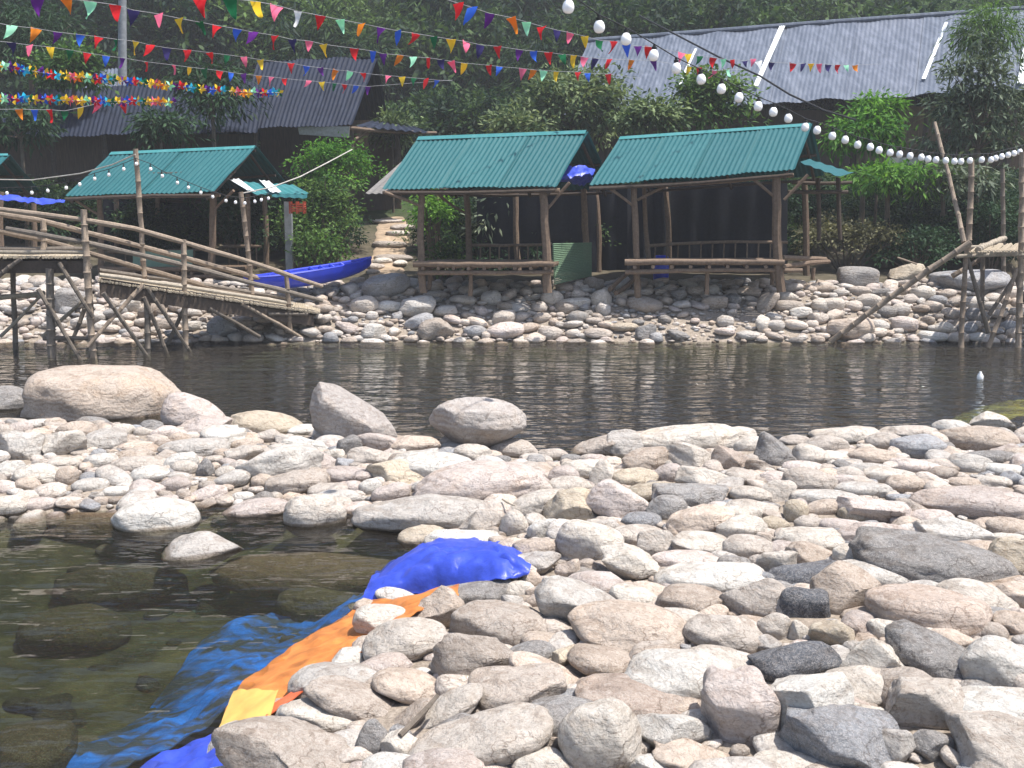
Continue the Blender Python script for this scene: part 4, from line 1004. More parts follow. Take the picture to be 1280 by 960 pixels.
# neighbouring hut cut by the left edge
rt=empty('bamboo_hut',at(-60,340,24.6),'teal-roofed hut cut off by the left edge, mostly out of view','hut','open huts with teal roofs')
hut_roof(rt,at(-260,236,23),at(-26,234,23),at(-240,196,25.2),at(10,194,25.2),4,32)
posts(rt,[(at(2,240,23.6),at(2,310,23.6),.06),(at(42,255,25.2),at(43,330,25.2),.07),(at(-150,240,24),at(-150,330,24),.07),(at(-30,240,26.5),at(-30,330,26.5),.07)])
# awnings of blue tarp
def cloth(name,rows,mat,label,cat='tarp',group=None,th_=.006,wr=.02,sub=5,seed=0,und=0):
    """rows: list of rows of world points (each row same length); interpolated, wrinkled and given a thickness"""
    rows=[[Vector(p) for p in r] for r in rows]; nr=len(rows); nc=len(rows[0])
    def cr(P,t):
        n=len(P)-1; i=min(int(t*n),n-1); u=t*n-i
        p0,p1,p2,p3=P[max(i-1,0)],P[i],P[i+1],P[min(i+2,n)]
        return .5*((2*p1)+(p2-p0)*u+(2*p0-5*p1+4*p2-p3)*u*u+(3*p1-p0-3*p2+p3)*u**3)
    NC=(nc-1)*sub; NR=(nr-1)*sub; g=[]
    for j in range(NR+1):
        for i in range(NC+1):
            p=cr([cr(r,i/NC) for r in rows],j/NR)
            w=mnoise.fractal(Vector((p.x*4+seed,p.y*4,p.z*4)),1,2,4)*wr
            rg=(abs(mnoise.noise(Vector((p.x*7+seed,p.y*7,p.z*3+5))))**.6+.8*abs(mnoise.noise(Vector((p.x*14+p.y*6,p.y*5+seed,p.z*3))))**.8*.35)*wr*1.5
            u_=und*mnoise.noise(Vector((p.x*1.6,p.y*1.3,7.7))) if und else 0
            g.append(p+Vector((w*.4,w*.3,w+rg+u_)))
    W=NC+1;H=len(g); vs=g+[p-Vector((0,.002,th_)) for p in g]; fs=[]
    for j in range(NR):
        for i in range(NC):
            q=j*W+i; fs+=[(q,q+1,q+1+W,q+W),(H+q,H+q+W,H+q+W+1,H+q+1)]
    for i in range(NC): fs+=[(i,H+i,H+i+1,i+1),(NR*W+i,NR*W+i+1,H+NR*W+i+1,H+NR*W+i)]
    for j in range(NR): fs+=[(j*W,j*W+W,H+j*W+W,H+j*W),(j*W+NC,H+j*W+NC,H+j*W+W+NC,j*W+W+NC)]
    c=sum(g,Vector())/len(g)
    return root_mesh(name,MB().add(vs,fs),M[mat],c,label=label,cat=cat,group=group)
cloth('tarp_awning',[[at(-20,242,23.3),at(20,246,23.3),at(50,249,23.3),at(82,253,23.3)],[at(-20,249,23.1),at(20,253,23.1),at(50,255,23.1),at(80,256,23.1)]],'blue_tarp','narrow blue tarp awning hanging under a roof at the left edge',group='blue tarps in the huts',wr=.05,sub=8)
cloth('tarp_awning',[[at(703,211,22.3),at(716,209,22.3),at(730,212,22.4),at(744,215,22.6)],[at(697,224,21.6),at(714,224,21.7),at(728,222,21.8),at(741,220,22)],[at(697,228,22.2),at(714,231,22.2),at(728,233,22.3),at(741,226,22.5)]],'blue_tarp','blue tarp tied in the gap between the middle and right hut roofs',group='blue tarps in the huts',wr=.05,sub=8)
# ---------------------------------------------------------------- buildings on the terrace
rt=empty('long_building',at(1020,200,38),'long building with a weathered grey corrugated roof at upper right','building')
E0,E1,G0,G1=at(700,143,36),at(1330,110,34.5),at(735,52,41.5),at(1330,8,40)
n=7
for k in range(n):
    a,b=k/n,(k+1)/n; l=Vector((0,0,.02*(k%2)))
    sheet(lerp3(E0,E1,a)+l,lerp3(E0,E1,b+.004)+l,lerp3(G0,G1,b+.004)+l,lerp3(G0,G1,a)+l,16,amp=.007,rows=8,edge=.10).build('roof_sheet',M['grey_roof'],rt)
Bk0,Bk1=G0+Vector((0,5.5,-2.3)),G1+Vector((0,5.5,-2.3))
sheet(Bk0,Bk1,G1,G0,100,amp=.02).build('roof_sheet',M['grey_roof'],rt)
mb=MB(); mb.tube([G0+Vector((0,0,.03)),lerp3(G0,G1,.5)+Vector((0,0,.05)),G1+Vector((0,0,.03))],.09,8); mb.build('ridge_cap',M['grey_roof'],rt)
def roofpt(px,py):
    # point on the front slope seen at this pixel
    nrm=(E1-E0).cross(G0-E0); d=ray(px,py); o=Vector((0,0,CAMZ)); t=(E0-o).dot(nrm)/d.dot(nrm); return o+d*t+Vector((0,-.06,.13))
for (a,b,c2,d2) in (((941,113),(947,113),(982,35),(975,35)),((1151,104),(1156,104),(1184,33),(1180,33)),((846,113),(850,113),(871,66),(868,66)),((1270,110),(1278,110),(1281,62),(1278,62))):
    sheet(roofpt(*a),roofpt(*b),roofpt(*c2),roofpt(*d2),3,amp=.006).build('clear_strip',M['white_strip'],rt)
def wallbox(a,b,h0,h1,y,mat,name,parent,dy=.15):
    p,q=Vector(a),Vector(b); mb=MB(); mb.box(((p.x+q.x)/2,y,(h0+h1)/2),(abs(q.x-p.x),dy,h1-h0)); return mb.build(name,M[mat],parent,False)
zt=at(900,140,37).z
wallbox(at(740,150,37.5),at(1075,150,37.5),th(6,37.5)-.2,zt+.1,37.6,'brown_wall','wall',rt)
wallbox(at(1075,150,37.2),at(1180,150,37.2),th(12,37.3)-.2,zt+.2,37.3,'tan_wall','wall',rt)
wallbox(at(1180,150,37.5),at(1330,150,37.5),th(16,37.5)-.2,zt+.2,37.6,'brown_wall','wall',rt)
for x in (760,860,960,1060,1160,1260): one('post',at(x,138,36.6)+Vector((0,0,.3)),Vector((at(x,138,36.6).x,36.6,th(at(x,138,36.6).x,36.6)-.1)),.09,M['wood_dark'],rt)
# sign board / grey panel under it
p=at(1134,205,26.6); mb=MB().box(p,(1.0,.05,.30)); ob=root_mesh('wall_board',mb,M['concrete'],p,label='plain grey-brown board half hidden between the bright green trees',cat='board')
# old dark roofs at upper left
rt=empty('old_shed',at(420,190,31),'old shed with a dark corrugated roof above the bright green bush','building')
E0,E1,G0,G1=at(300,160,30),at(439,157,29.5),at(322,77,33.5),at(471,71,33)
for k in range(3):
    a,b=k/3,(k+1)/3; l=Vector((0,0,.02*(k%2)))
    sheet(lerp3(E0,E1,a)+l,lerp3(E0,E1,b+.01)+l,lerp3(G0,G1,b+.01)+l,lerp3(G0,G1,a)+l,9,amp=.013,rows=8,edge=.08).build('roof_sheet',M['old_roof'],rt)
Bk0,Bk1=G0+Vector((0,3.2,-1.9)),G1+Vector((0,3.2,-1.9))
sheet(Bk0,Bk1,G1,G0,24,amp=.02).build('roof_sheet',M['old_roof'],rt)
mb=MB(); mb.add([at(374,168,29.9),at(436,172,29.5),at(437,158,29.45),at(372,158,29.85)]+[p+Vector((0,.05,0)) for p in (at(374,168,29.9),at(436,172,29.5),at(437,158,29.45),at(372,158,29.85))],[(0,1,2,3),(7,6,5,4),(0,4,5,1),(2,6,7,3),(1,5,6,2),(3,7,4,0)]); mb.build('eave_board',M['concrete'],rt,False)
for a,b in (((438,160,29.8),(439,215,29.8)),((496,160,32),(497,215,32)),((318,160,30.3),(319,200,30.3))): one('post',at(*a),at(*b),.08,M['wood_dark'],rt)
one('beam',at(436,160,29.6),at(545,166,31.5),.05,M['wood'],rt); one('brace',at(440,178,29.8),at(462,160,30.4),.04,M['wood'],rt)
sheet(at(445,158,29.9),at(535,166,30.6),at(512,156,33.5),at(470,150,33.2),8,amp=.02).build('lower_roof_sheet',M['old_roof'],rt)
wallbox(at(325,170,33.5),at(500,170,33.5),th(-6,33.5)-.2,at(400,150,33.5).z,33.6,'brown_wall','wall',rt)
rt=empty('old_shed',at(150,200,31),'low brown-walled shed with a dark roof behind the left hut','building')
E0,E1,G0,G1=at(-60,172,30),at(318,166,29.6),at(-40,118,33),at(330,98,32.6)
for k in range(6):
    a,b=k/6,(k+1)/6; l=Vector((0,0,.02*(k%2)))
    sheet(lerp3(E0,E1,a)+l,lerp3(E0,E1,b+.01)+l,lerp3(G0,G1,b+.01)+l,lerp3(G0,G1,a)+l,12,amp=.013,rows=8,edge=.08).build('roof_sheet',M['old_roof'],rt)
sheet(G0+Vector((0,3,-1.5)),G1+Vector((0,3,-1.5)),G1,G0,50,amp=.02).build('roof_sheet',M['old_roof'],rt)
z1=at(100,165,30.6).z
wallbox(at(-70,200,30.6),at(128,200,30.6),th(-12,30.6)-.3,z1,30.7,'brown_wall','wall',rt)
wallbox(at(135,200,31.5),at(320,200,31.5),th(-8,31.5)-.3,z1,31.6,'brown_wall','wall',rt)
for x in (-20,65,130,230,300): one('post',at(x,168,30.2),Vector((at(x,168,30.2).x,30.2,th(at(x,168,30.2).x,30.2)-.1)),.07,M['wood_dark'],rt)
# upper roof piece behind (greyish)
rt=empty('small_shed',at(130,130,34),'small grey roof showing between the trees above the brown-walled shed','building')
sheet(at(105,112,35),at(160,112,35),at(158,84,37),at(118,88,37),9,amp=.02).build('roof_sheet',M['grey_roof'],rt)
wallbox(at(108,115,35.4),at(158,115,35.4),th(-13,35.4)-.2,at(130,110,35.4).z,35.5,'brown_wall','wall',rt)
# dark plank enclosure under neighbours: steps, path
vs=[];fs=[]
L=[(462,352),(455,335),(466,318),(468,300),(470,285),(474,273)]; Rr=[(512,352),(505,335),(508,318),(512,300),(510,285),(506,273)]
A=[hit(x,y) for x,y in L]; B=[hit(x,y) for x,y in Rr]
# smooth y so that the strip climbs evenly
rows=[]
for j in range(41):
    t=j/40*(len(L)-1); i=min(int(t),len(L)-2); u=t-i
    p,q=A[i].lerp(A[i+1],u),B[i].lerp(B[i+1],u); row=[]
    for k in range(13):
        r=p.lerp(q,k/12); r.z=th(r.x,r.y)+.035+.05*mnoise.noise(r*2.3)-(.05 if k in(0,12) else 0); row.append(r)
    rows.append(row)
mb=MB(); mb.add([p for r in rows for p in r],[(j*13+i,j*13+i+1,(j+1)*13+i+1,(j+1)*13+i) for j in range(40) for i in range(12)])
M['path_soil']=simple_mat('path_soil',(.30,.225,.155),.9,.35,5,.6,.03)
o=mb.build('path',M['path_soil']); o['kind']='structure'
for i,(cx,cy,w,h,lab) in enumerate([(492,322,50,9,'lowest flat step stone of the stair path'),(478,326,26,8,'pale round step stone at the left of the lowest step'),(486,305,44,9,'second step stone of the stair path, grey'),(497,292,30,9,'third step stone, tilted, near the top of the path'),
     (503,284,30,8,'pale slab step stone high on the right of the path'),(484,277,44,6,'topmost thin step stone of the stair path'),(470,333,22,8,'small grey stone at the left edge of the path'),(500,329,18,8,'small white stone right of the lowest step'),(466,340,18,9,'rounded pale stone left of the path foot')]):
    p=hit(cx,cy+h*.4); f=p.y; v,fc=stone_shape(900+i,'f',3); v=v*np.array([w*f/F/2,.28,h*f/F/2*1.1]); me=mesh_np('step_stone',v,fc); me.materials.append(M['rockP' if i%2 else 'rockN'])
    ob=link('step_stone',me,None,loc=p+Vector((0,.05,.05))); tag(ob,lab,'stone','stone steps of the path')
# ---------------------------------------------------------------- footbridge
Y0,Y1=18.1,20.4   # near line distance at the left end and at the landing
def nl(px,py):   # a point on the near side of the bridge
    Y=18.1 if px<125 else 18.1+(px-125)/(403-125)*(20.6-18.1)
    return at(px,py,Y)
def fl(px,py):
    Y=(18.1 if px<125 else 18.1+(px-125)/(403-125)*(20.6-18.1))+1.05
    return at(px,py,Y)
rt=empty('footbridge',nl(180,440),'bamboo footbridge with rails sloping from the left edge down to the stone bank','bridge')
bp,bw,bg=M['bamboo_pale'],M['bamboo'],M['bamboo_grey']
def poly(name,pts,r,mat,bam=True):
    mb=MB(); P=[];rs=[]
    for i in range(len(pts)-1):
        a,b=pts[i],pts[i+1]; k=max(2,int((b-a).length/.35))
        for j in range(k): 
            p=a.lerp(b,j/k); P.append(p+Vector((0,R.uniform(-.006,.006),R.uniform(-.006,.006)))); rs.append(r*(1.14 if j%2 else .96))
    P.append(pts[-1]); rs.append(r*.9)
    return mb.tube(P,rs,8).build(name,mat,rt)
poly('handrail',[nl(x,y) for x,y in((-120,252),(0,262),(107,275),(168,286),(235,304),(320,330),(403,358))],.04,bw)
poly('handrail',[fl(x,y) for x,y in((-120,258),(0,268),(50,275),(175,308),(270,333),(353,356))],.045,bw)
poly('midrail',[nl(x,y) for x,y in((8,286),(107,303),(235,333),(320,355),(403,376))],.042,bg)
poly('midrail',[fl(x,y) for x,y in((-120,270),(0,289),(50,299),(175,335),(270,361),(363,381))],.045,bw)
poly('edge_pole',[nl(-120,313),nl(0,315),nl(106,315.5)],.035,bp)
poly('edge_pole',[nl(124,343),nl(185,352),nl(230,358),nl(300,369),nl(366,380)],.035,bp)
poly('edge_pole',[fl(124,338),fl(230,352),fl(366,374)],.035,bg)
poly('edge_pole',[fl(-120,311),fl(106,311)],.035,bg)
poly('under_beam',[nl(-60,332)+Vector((0,.08,0)),nl(112,333)+Vector((0,.08,0))],.05,bg)
poly('under_beam',[fl(-60,332),fl(112,333)],.05,bg)
poly('under_beam',[nl(124,352)+Vector((0,.1,0)),nl(366,391)+Vector((0,.1,0))],.055,M['wood_dark'])
poly('under_beam',[fl(124,350),fl(366,388)],.055,M['wood_dark'])
poly('cross_beam',[nl(54,423),nl(114,423)],.035,bg)
def slats(a0,a1,b0,b1,n,name,mat,r=.022):
    mb=MB()
    for i in range(n):
        t=(i+.5)/n; p=lerp3(a0,a1,t); q=lerp3(b0,b1,t); e=R.uniform(-.05,.05)
        p=p+Vector((0,-.06+e,-.02+R.uniform(-.006,.006))); mb.tube([p,q+Vector((0,.05,-.02))],r*R.uniform(.8,1.15),6)
    return mb.build(name,mat,rt)
M['slat']=wood_mat('split_bamboo',(.42,.36,.27),.35)
slats(nl(-60,320),nl(107,320),fl(-60,316),fl(107,316),70,'deck_slats',M['slat'])
slats(nl(124,349),nl(400,390),fl(124,343),fl(400,382),110,'deck_slats',M['slat'])
# woven underlayer
mb=MB(); 
for (a,b,c2,d2) in ((nl(-60,326),nl(110,326),fl(110,321),fl(-60,321)),(nl(124,354),nl(392,394),fl(392,387),fl(124,348))):
    lo=Vector((0,0,-.20)); P=[a,b,c2,d2,a+lo,b+lo,c2+lo,d2+lo]; mb.add(P,[(0,3,2,1),(4,5,6,7),(0,1,5,4),(1,2,6,5),(2,3,7,6),(3,0,4,7)])
mb.build('deck_base',M['wood_dark'],rt,False)
def bpost(a,b,r,mat=None,far=False):
    f=fl if far else nl; one('post',f(*b)-Vector((0,0,.9 if b[1]>415 else .1)),f(*a),r,mat or bw,rt,True,.01)
bpost((105,262),(118,428),.065); bpost((230,299),(232,441),.055); bpost((54,275),(54,318),.06,None,True)
bpost((62,335),(65,440),.08,bg); bpost((183,358),(184,443),.055,bg); bpost((358,343),(362,408),.05); bpost((321,383),(322,430),.055,bg,True)
bpost((16,330),(18,420),.055,bg,True); bpost((366,395),(366,420),.04,bg,True)
bpost((110,330),(113,430),.06,bg,True); bpost((185,362),(186,430),.05,bg,True)
def br(a,b,mat=None,r=.04,far=False,down=.15):
    f=fl if far else nl; p,q=f(*a),f(*b); d=(q-p).normalized()
    one('brace',p-Vector((0,.07,0)),q-Vector((0,.07,0))+d*down,r,mat or bg,rt,True,.015)
br((180,356),(119,424),bw); br((131,366),(183,441)); br((186,360),(240,441)); br((181,371),(210,442)); br((238,372),(208,438),None,.04,True)
br((76,328),(112,386)); br((50,361),(104,452)); br((108,385),(82,448),None,.04,True); br((3,420),(50,372),bp,.03,True); br((55,421),(103,378),bp,.035,True)
br((-20,374),(47,368),bp,.05,True); br((302,379),(372,418),bw,.035); br((262,385),(317,416)); br((336,392),(376,392),bg,.03); br((340,420),(366,408),bg,.035,True)
br((0,345),(20,330),bg,.04)
# tall lamp poles by the bridge
pl=MB().log(fl(180,350)-Vector((0,0,.2)),fl(169.5,186),.05,.004,True,8,.9)
root_mesh('light_pole',pl,bw,fl(180,350),label='tall bamboo pole rising from the middle of the footbridge to above the left hut ridge',cat='pole',group='bamboo poles carrying the lights')
pl=MB().log(fl(317,372)-Vector((0,0,.2)),fl(301,240),.05,.006,True,8,.9)
root_mesh('light_pole',pl,bw,fl(317,372),label='shorter leaning bamboo pole near the lower end of the footbridge',cat='pole',group='bamboo poles carrying the lights')
# ---------------------------------------------------------------- bamboo platform at right
rt=empty('bamboo_platform',at(1240,425,20),'bamboo platform on stilts cut by the right edge','platform')
PY_=19.55
def pp(px,py,dy=0): return at(px,py,PY_+dy)
def one2(name,a,b,r,mat=bw): return one(name,a,b,r,mat,rt,True,.008)
one2('post',pp(1202,436)-Vector((0,0,.8)),pp(1208,318),.055); one2('post',pp(1209,320),pp(1214,200),.06); one2('post',pp(1274,434)-Vector((0,0,.8)),pp(1278,190),.06)
one2('post',pp(1228,412,1.4)-Vector((0,0,.3)),pp(1229,318,1.4),.05,bg); one2('post',pp(1256,348,2.6)-Vector((0,0,.3)),pp(1253,211,2.6),.05,bg)
one2('post',pp(1350,434)-Vector((0,0,.8)),pp(1352,300),.06)
one2('brace',pp(1236,416),pp(1209,322),.045,bg); one2('brace',pp(1235,435),pp(1272,335),.045); one2('brace',pp(1236,394,1),pp(1278,332,1),.04,bg)
one2('brace',pp(1300,425),pp(1262,330,.3),.045,bg)
one2('brace',pp(1190,345,1.5),pp(1228,322,1.5),.05,bw)
one2('deck_beam',pp(1195,320)-Vector((.03,.06,0)),pp(1350,318)-Vector((0,.06,0)),.035,bp); one2('deck_beam',pp(1212,309,1.5),pp(1350,308,1.5),.035,bp)
one2('deck_beam',pp(1222,313),pp(1256,298,2.6),.06,bp)
mb=MB(); a0,a1,b0,b1=pp(1206,316),pp(1350,314),pp(1226,306,1.6),pp(1350,304,1.6)
for i in range(40):
    t=(i+.5)/40; mb.tube([lerp3(a0,a1,t)+Vector((0,-.1+R.uniform(-.05,.05),0)),lerp3(b0,b1,t)+Vector((R.uniform(-.05,.05),R.uniform(-.1,.1),0))],.026*R.uniform(.8,1.2),6)
mb.build('deck_slats',M['slat'],rt)
root_mesh('leaning_pole',MB().log(at(1205,303,19.3),at(1168,153,20.4),.045,.01,True,8,.7),bw,at(1205,303,19.3),label='thin bamboo pole leaning up and left from the platform corner',cat='pole',group='loose bamboo poles')
root_mesh('leaning_pole',MB().log(at(1042,424,20.2)-Vector((.05,0,.05)),at(1213,303,19.2),.055,.012,True,8,.95),bw,at(1042,424,20.2),label='long bamboo pole sloping from the far waterline up to the platform corner',cat='pole',group='loose bamboo poles')
root_mesh('rod',MB().log(at(1122,322,23.5),at(1146,330,23.3),.02,.01),M['bamboo'],at(1122,322,23.5),label='thin stick lying in the shade behind the long bamboo pole',cat='stick')
# ---------------------------------------------------------------- kayak
def kayak():
    rt=empty('kayak',at(390,368,21.6),'blue plastic boat drawn up on the far bank at the end of the footbridge','boat')
    A=at(308,368,20.9); B=at(466,342,22.6); Lv=B-A; ln=Lv.length; ax=Lv.normalized(); sd=ax.cross(Vector((0,0,1))).normalized(); up=sd.cross(ax).normalized()
    if up.z<0: up=-up
    n=30; secs=[]
    def half(t): return .34*max(0,(math.sin(math.pi*min(1,max(0,t)))))**.55
    vs=[];fs=[];m=17
    for i in range(n+1):
        t=i/n; w=half(t)+.004; rise=.10*(2*t-1)**4*.5
        for k in range(m):
            a=math.pi*k/(m-1); x=math.cos(a)*w; z=-math.sin(a)**.7*.30*(.35+.65*math.sin(math.pi*t)**.5)
            vs.append(A+ax*ln*t+sd*x+up*(z+.27+rise))
    inner=len(vs)
    for i in range(n+1):
        t=i/n; w=max(half(t)-.05,.002); rise=.10*(2*t-1)**4*.5; dp=.12*max(0,math.sin(math.pi*t))**.4
        for k in range(m):
            a=math.pi*k/(m-1); x=math.cos(a)*w; z=-math.sin(a)**.6*dp
            vs.append(A+ax*ln*t+sd*x+up*(z+.265+rise))
    for i in range(n):
        for k in range(m-1):
            q=i*m+k; fs.append((q,q+1,q+m+1,q+m)); q+=inner; fs.append((q,q+m,q+m+1,q+1))
        for k in (0,m-1):
            q=i*m+k; fs.append((q,q+m,inner+q+m,inner+q))
    MB().add(vs,fs).build('hull',M['boat'],rt)
    for s in (1,-1):
        P=[A+ax*ln*(i/n)+sd*s*(half(i/n)-.02)+up*(.275+.10*(2*i/n-1)**4*.5) for i in range(n+1)]
        MB().tube(P,.028,6).build('gunwale',M['boat'],rt)
    for t in (.22,.3,.38,.55,.63,.71,.79,.86):
        c=A+ax*ln*t; mb=MB(); w=half(t)
        mb.tube([c-sd*w*.85+up*.27,c+up*.20,c+sd*w*.85+up*.27],.03,6); mb.build('rib',M['boat'],rt)
    for t in (.45,.12): 
        c=A+ax*ln*t+up*.22; mb=MB().box(c,(.3,.26,.05)); mb.build('seat',M['boat_dark'],rt,False)
kayak()
# ---------------------------------------------------------------- strings, bulbs, bunting
def curve(pts,px): 
    for a,b in zip(pts,pts[1:]):
        if a[0]<=px<=b[0]: return a[1]+(b[1]-a[1])*(px-a[0])/(b[0]-a[0]+1e-9)
    return pts[-1][1]
def bulb_meshes(rad,sock):
    mb=MB(); n=10; P=[];rs=[]
    for i in range(n+1):
        a=math.pi*i/n; P.append(Vector((0,0,-sock-rad*1.15+rad*1.15*math.cos(a)))); rs.append(max(.001,rad*math.sin(a)**.8*(1-.12*math.cos(a))))
    mb.tube(P,rs,14); me=bpy.data.meshes.new('bulb'); me.from_pydata(mb.v,[],mb.f); me.materials.append(M['bulb']); me.polygons.foreach_set('use_smooth',[True]*len(me.polygons))
    mb=MB(); mb.tube([(0,0,.0),(0,0,-sock*.5),(0,0,-sock*.55),(0,0,-sock-rad*.12)],[rad*.28,rad*.28,rad*.5,rad*.5],10); m2=bpy.data.meshes.new('socket'); m2.from_pydata(mb.v,[],mb.f); m2.materials.append(M['socket'])
    return me,m2
def light_string(pts,rad,sock,label,wire_r,ends=()):
    P=[at(*p) for p in pts]; top=[p+Vector((0,0,sock+rad)) for p in P]
    rt=empty('light_string',top[len(top)//2],label,'string lights','strings of light bulbs')
    allp=[at(*e) for e in ends[:1]]+top+[at(*e) for e in ends[1:]]
    MB().tube(allp,wire_r,5).build('wire',M['wire'],rt)
    b,s=bulb_meshes(rad,sock)
    for p in top:
        o=bpy.data.objects.new('bulb',b); COL.objects.link(o); o.parent=rt; o.location=p-Vector(rt.location); o.rotation_euler=(R.uniform(-.12,.12),R.uniform(-.12,.12),R.uniform(0,6))
        q=bpy.data.objects.new('socket',s); COL.objects.link(q); q.parent=o
    return rt
g=[(640,-34),(676,-14),(712,7),(748,32),(783,48),(818,68),(845,84),(875,98),(902,110),(925,121),(948,132),(967,139),(985,147),(1007,158),(1022,162),(1041,169),(1057,174),(1072,180),(1087,183),(1099,187),(1112,190),(1125,192),(1138,194),(1151,196),(1161,198),(1171,199),(1181,200),(1192,201),(1202,201),(1213,200),(1228,199),(1238,199),(1245,197),(1252,195),(1260,193),(1267,191),(1275,189),(1284,186),(1292,183)]
gp=[]
for x,y in g:
    Y=8.6+(x-640)/(948-640)*4.6 if x<948 else 13.2+(x-948)/(1213-948)*6.2 if x<1213 else 19.4+(x-1213)*.03
    gp.append((x,y,Y))
light_string(gp,.050,.045,'string of round milky globe bulbs sagging from top centre to the bamboo platform',.006,((600,-60,8.0),(1300,180,22.2)))
s=[(-12,212,19.2),(9,241,19.2),(40,240.5,19.2),(59,238,19.2),(83,234.5,19.2),(100,230,19.2),(118.5,223,19.2),(136.5,218,19.2),(154.5,211,19.2),(170,204.5,19.2),(188,211,19.4),(202,219.5,19.5),(221.5,228,19.7),(235,234,19.8),(251.5,240.5,20),(265.5,245.5,20.1),(282,250.5,20.2),(295,252.5,20.3),(306.5,253.5,20.4),(318,251.5,20.6),(327,249.5,20.8),(335.5,247.5,21)][1:]
light_string(s,.028,.06,'string of small teardrop bulbs hanging over the footbridge in front of the left hut',.006,((-30,238,19.2),(345,236,22)))
def flagmesh(h,w,seed):
    rng=random.Random(seed); vs=[];fs=[]; n=6; curl=rng.uniform(-.5,.9); lean=rng.uniform(-.45,.15)
    for s_ in (0,1):
        for j in range(n+1):
            t=j/n; wd=w*(1-t)**.9+.004; 
            cx=lean*h*t*t; yy=curl*.05*math.sin(t*3)+s_*.002
            for k in (-.5,0,.5): vs.append((cx+k*wd,yy+.02*math.sin(k*3+t*4+seed),-t*h))
    H=(n+1)*3
    for j in range(n):
        for k in range(2):
            q=j*3+k; fs+=[(q,q+3,q+4,q+1),(H+q,H+q+1,H+q+4,H+q+3)]
    me=bpy.data.meshes.new('flag'); me.from_pydata(vs,[],fs); me.polygons.foreach_set('use_smooth',[True]*len(me.polygons)); return me
FM={}
def flag_me(col,v):
    if (col,v) not in FM:
        m=flagmesh(.20,.135,v); m.materials.append(M['f'+col]); FM[(col,v)]=m
    return FM[(col,v)]
def bunting(flags,Ya,Yb,label,pre=None,post=None,scale=1):
    x0,x1=flags[0][0],flags[-1][0]
    P=[]
    for x,y,c in flags:
        Y=Ya+(Yb-Ya)*(x-x0)/(x1-x0); P.append((at(x,y,Y),c))
    rt=empty('bunting',P[len(P)//2][0],label,'bunting','lines of bunting flags')
    line=([at(*pre)] if pre else [])+[p for p,_ in P]+([at(*post)] if post else [])
    MB().tube(line,.004,5).build('string',M['string'],rt)
    for p,c in P:
        if c=='.': continue
        o=bpy.data.objects.new('flag',flag_me(c,R.randrange(5))); COL.objects.link(o); o.parent=rt; o.location=p-Vector(rt.location)
        o.rotation_euler=(R.uniform(-.5,.4),R.uniform(-.25,.35),R.uniform(-.7,.7)); k=scale*R.uniform(.85,1.1); o.scale=(k,k,k)
    return rt
c1=lambda L:[(x/2.977,y/2.977,c) for x,y,c in L]
c2=lambda L:[(400+x/2.977,y/2.977,c) for x,y,c in L]
c3=lambda L:[(800+x/2.667,y/2.667,c) for x,y,c in L]
bunting(c1([(140,-12,'p'),(245,-5,'o'),(335,5,'m'),(428,18,'r'),(497,38,'n'),(590,52,'k'),(665,68,'y'),(740,82,'g'),(808,95,'r'),(885,108,'b'),(943,120,'p'),(1023,132,'r'),(1087,147,'n'),(1150,152,'k'),(1203,165,'y')])+
        c2([(128,180,'r'),(197,190,'b'),(235,200,'p'),(300,205,'o'),(347,212,'m'),(403,215,'r'),(450,222,'n'),(487,228,'k'),(537,235,'y'),(628,243,'r'),(668,248,'b'),(755,255,'k'),(795,260,'o'),(832,262,'m'),(880,266,'y'),(960,268,'r'),(995,272,'b'),(1072,276,'r')]),
        12.5,23,'bunting line crossing from the top left corner down to above the middle hut',(20,-20,12),(800,98,24))
bunting(c1([(745,-10,'r'),(855,-5,'g'),(950,5,'y'),(1030,20,'k'),(1108,42,'w'),(1192,58,'r'),(1265,73,'m')])+
        c2([(155,88,'o'),(228,103,'p'),(290,115,'b'),(357,125,'r'),(423,136,'g'),(487,146,'y'),(545,155,'k'),(597,167,'n'),(660,172,'r'),(743,185,'p'),(795,190,'b'),(850,195,'r'),(900,202,'g'),(945,206,'y'),(985,212,'k'),(1025,217,'n'),(1078,220,'r'),(1160,223,'o'),(1240,226,'p')])+c3([(165,222,'y'),(197,224,'r'),(250,236,'k'),(293,232,'m')]),
        10.5,24,'bunting line from the top centre-left passing over the middle hut to the long grey roof',(225,-12,10.2),(930,87,26))
bunting(c2([(515,12,'r'),(567,28,'b'),(632,50,'p'),(710,65,'o'),(768,82,'m'),(825,98,'r'),(882,112,'n'),(932,122,'k'),(985,135,'y'),(1040,150,'g'),(1093,153,'r'),(1140,167,'b'),(1183,172,'p'),(1225,174,'r')])+
        c3([(140,175,'k'),(160,180,'y'),(200,188,'g'),(245,192,'r'),(278,197,'m'),(308,199,'r'),(350,203,'n'),(378,196,'k'),(395,204,'w'),(440,208,'n'),(480,210,'.'),(510,211,'r'),(545,212,'n'),(570,212,'y'),(597,213,'k'),(628,215,'n'),(660,216,'r'),(687,217,'m'),(717,217,'o')]),
        13,27,'rightmost bunting line, running from top centre across the long grey roof',(540,-6,12.5),(1100,80,29))
bunting(c1([(45,96,'m'),(135,106,'o'),(215,120,'p'),(300,129,'b'),(368,137,'r'),(430,146,'g'),(505,154,'y'),(560,168,'r'),(620,178,'n'),(697,186,'r'),(778,196,'r'),(845,204,'g'),(907,212,'k'),(968,222,'y'),(1083,235,'r'),(1140,246,'b'),(1192,252,'p'),(1250,260,'o')])+
        c2([(112,265,'m'),(160,272,'r'),(210,278,'.'),(255,281,'k'),(305,286,'y'),(350,290,'g'),(395,294,'r'),(435,298,'b')]),
        15,25,'bunting line beginning at the left edge and ending by the old dark roof gable',(-40,22,14.5),(565,101,26))
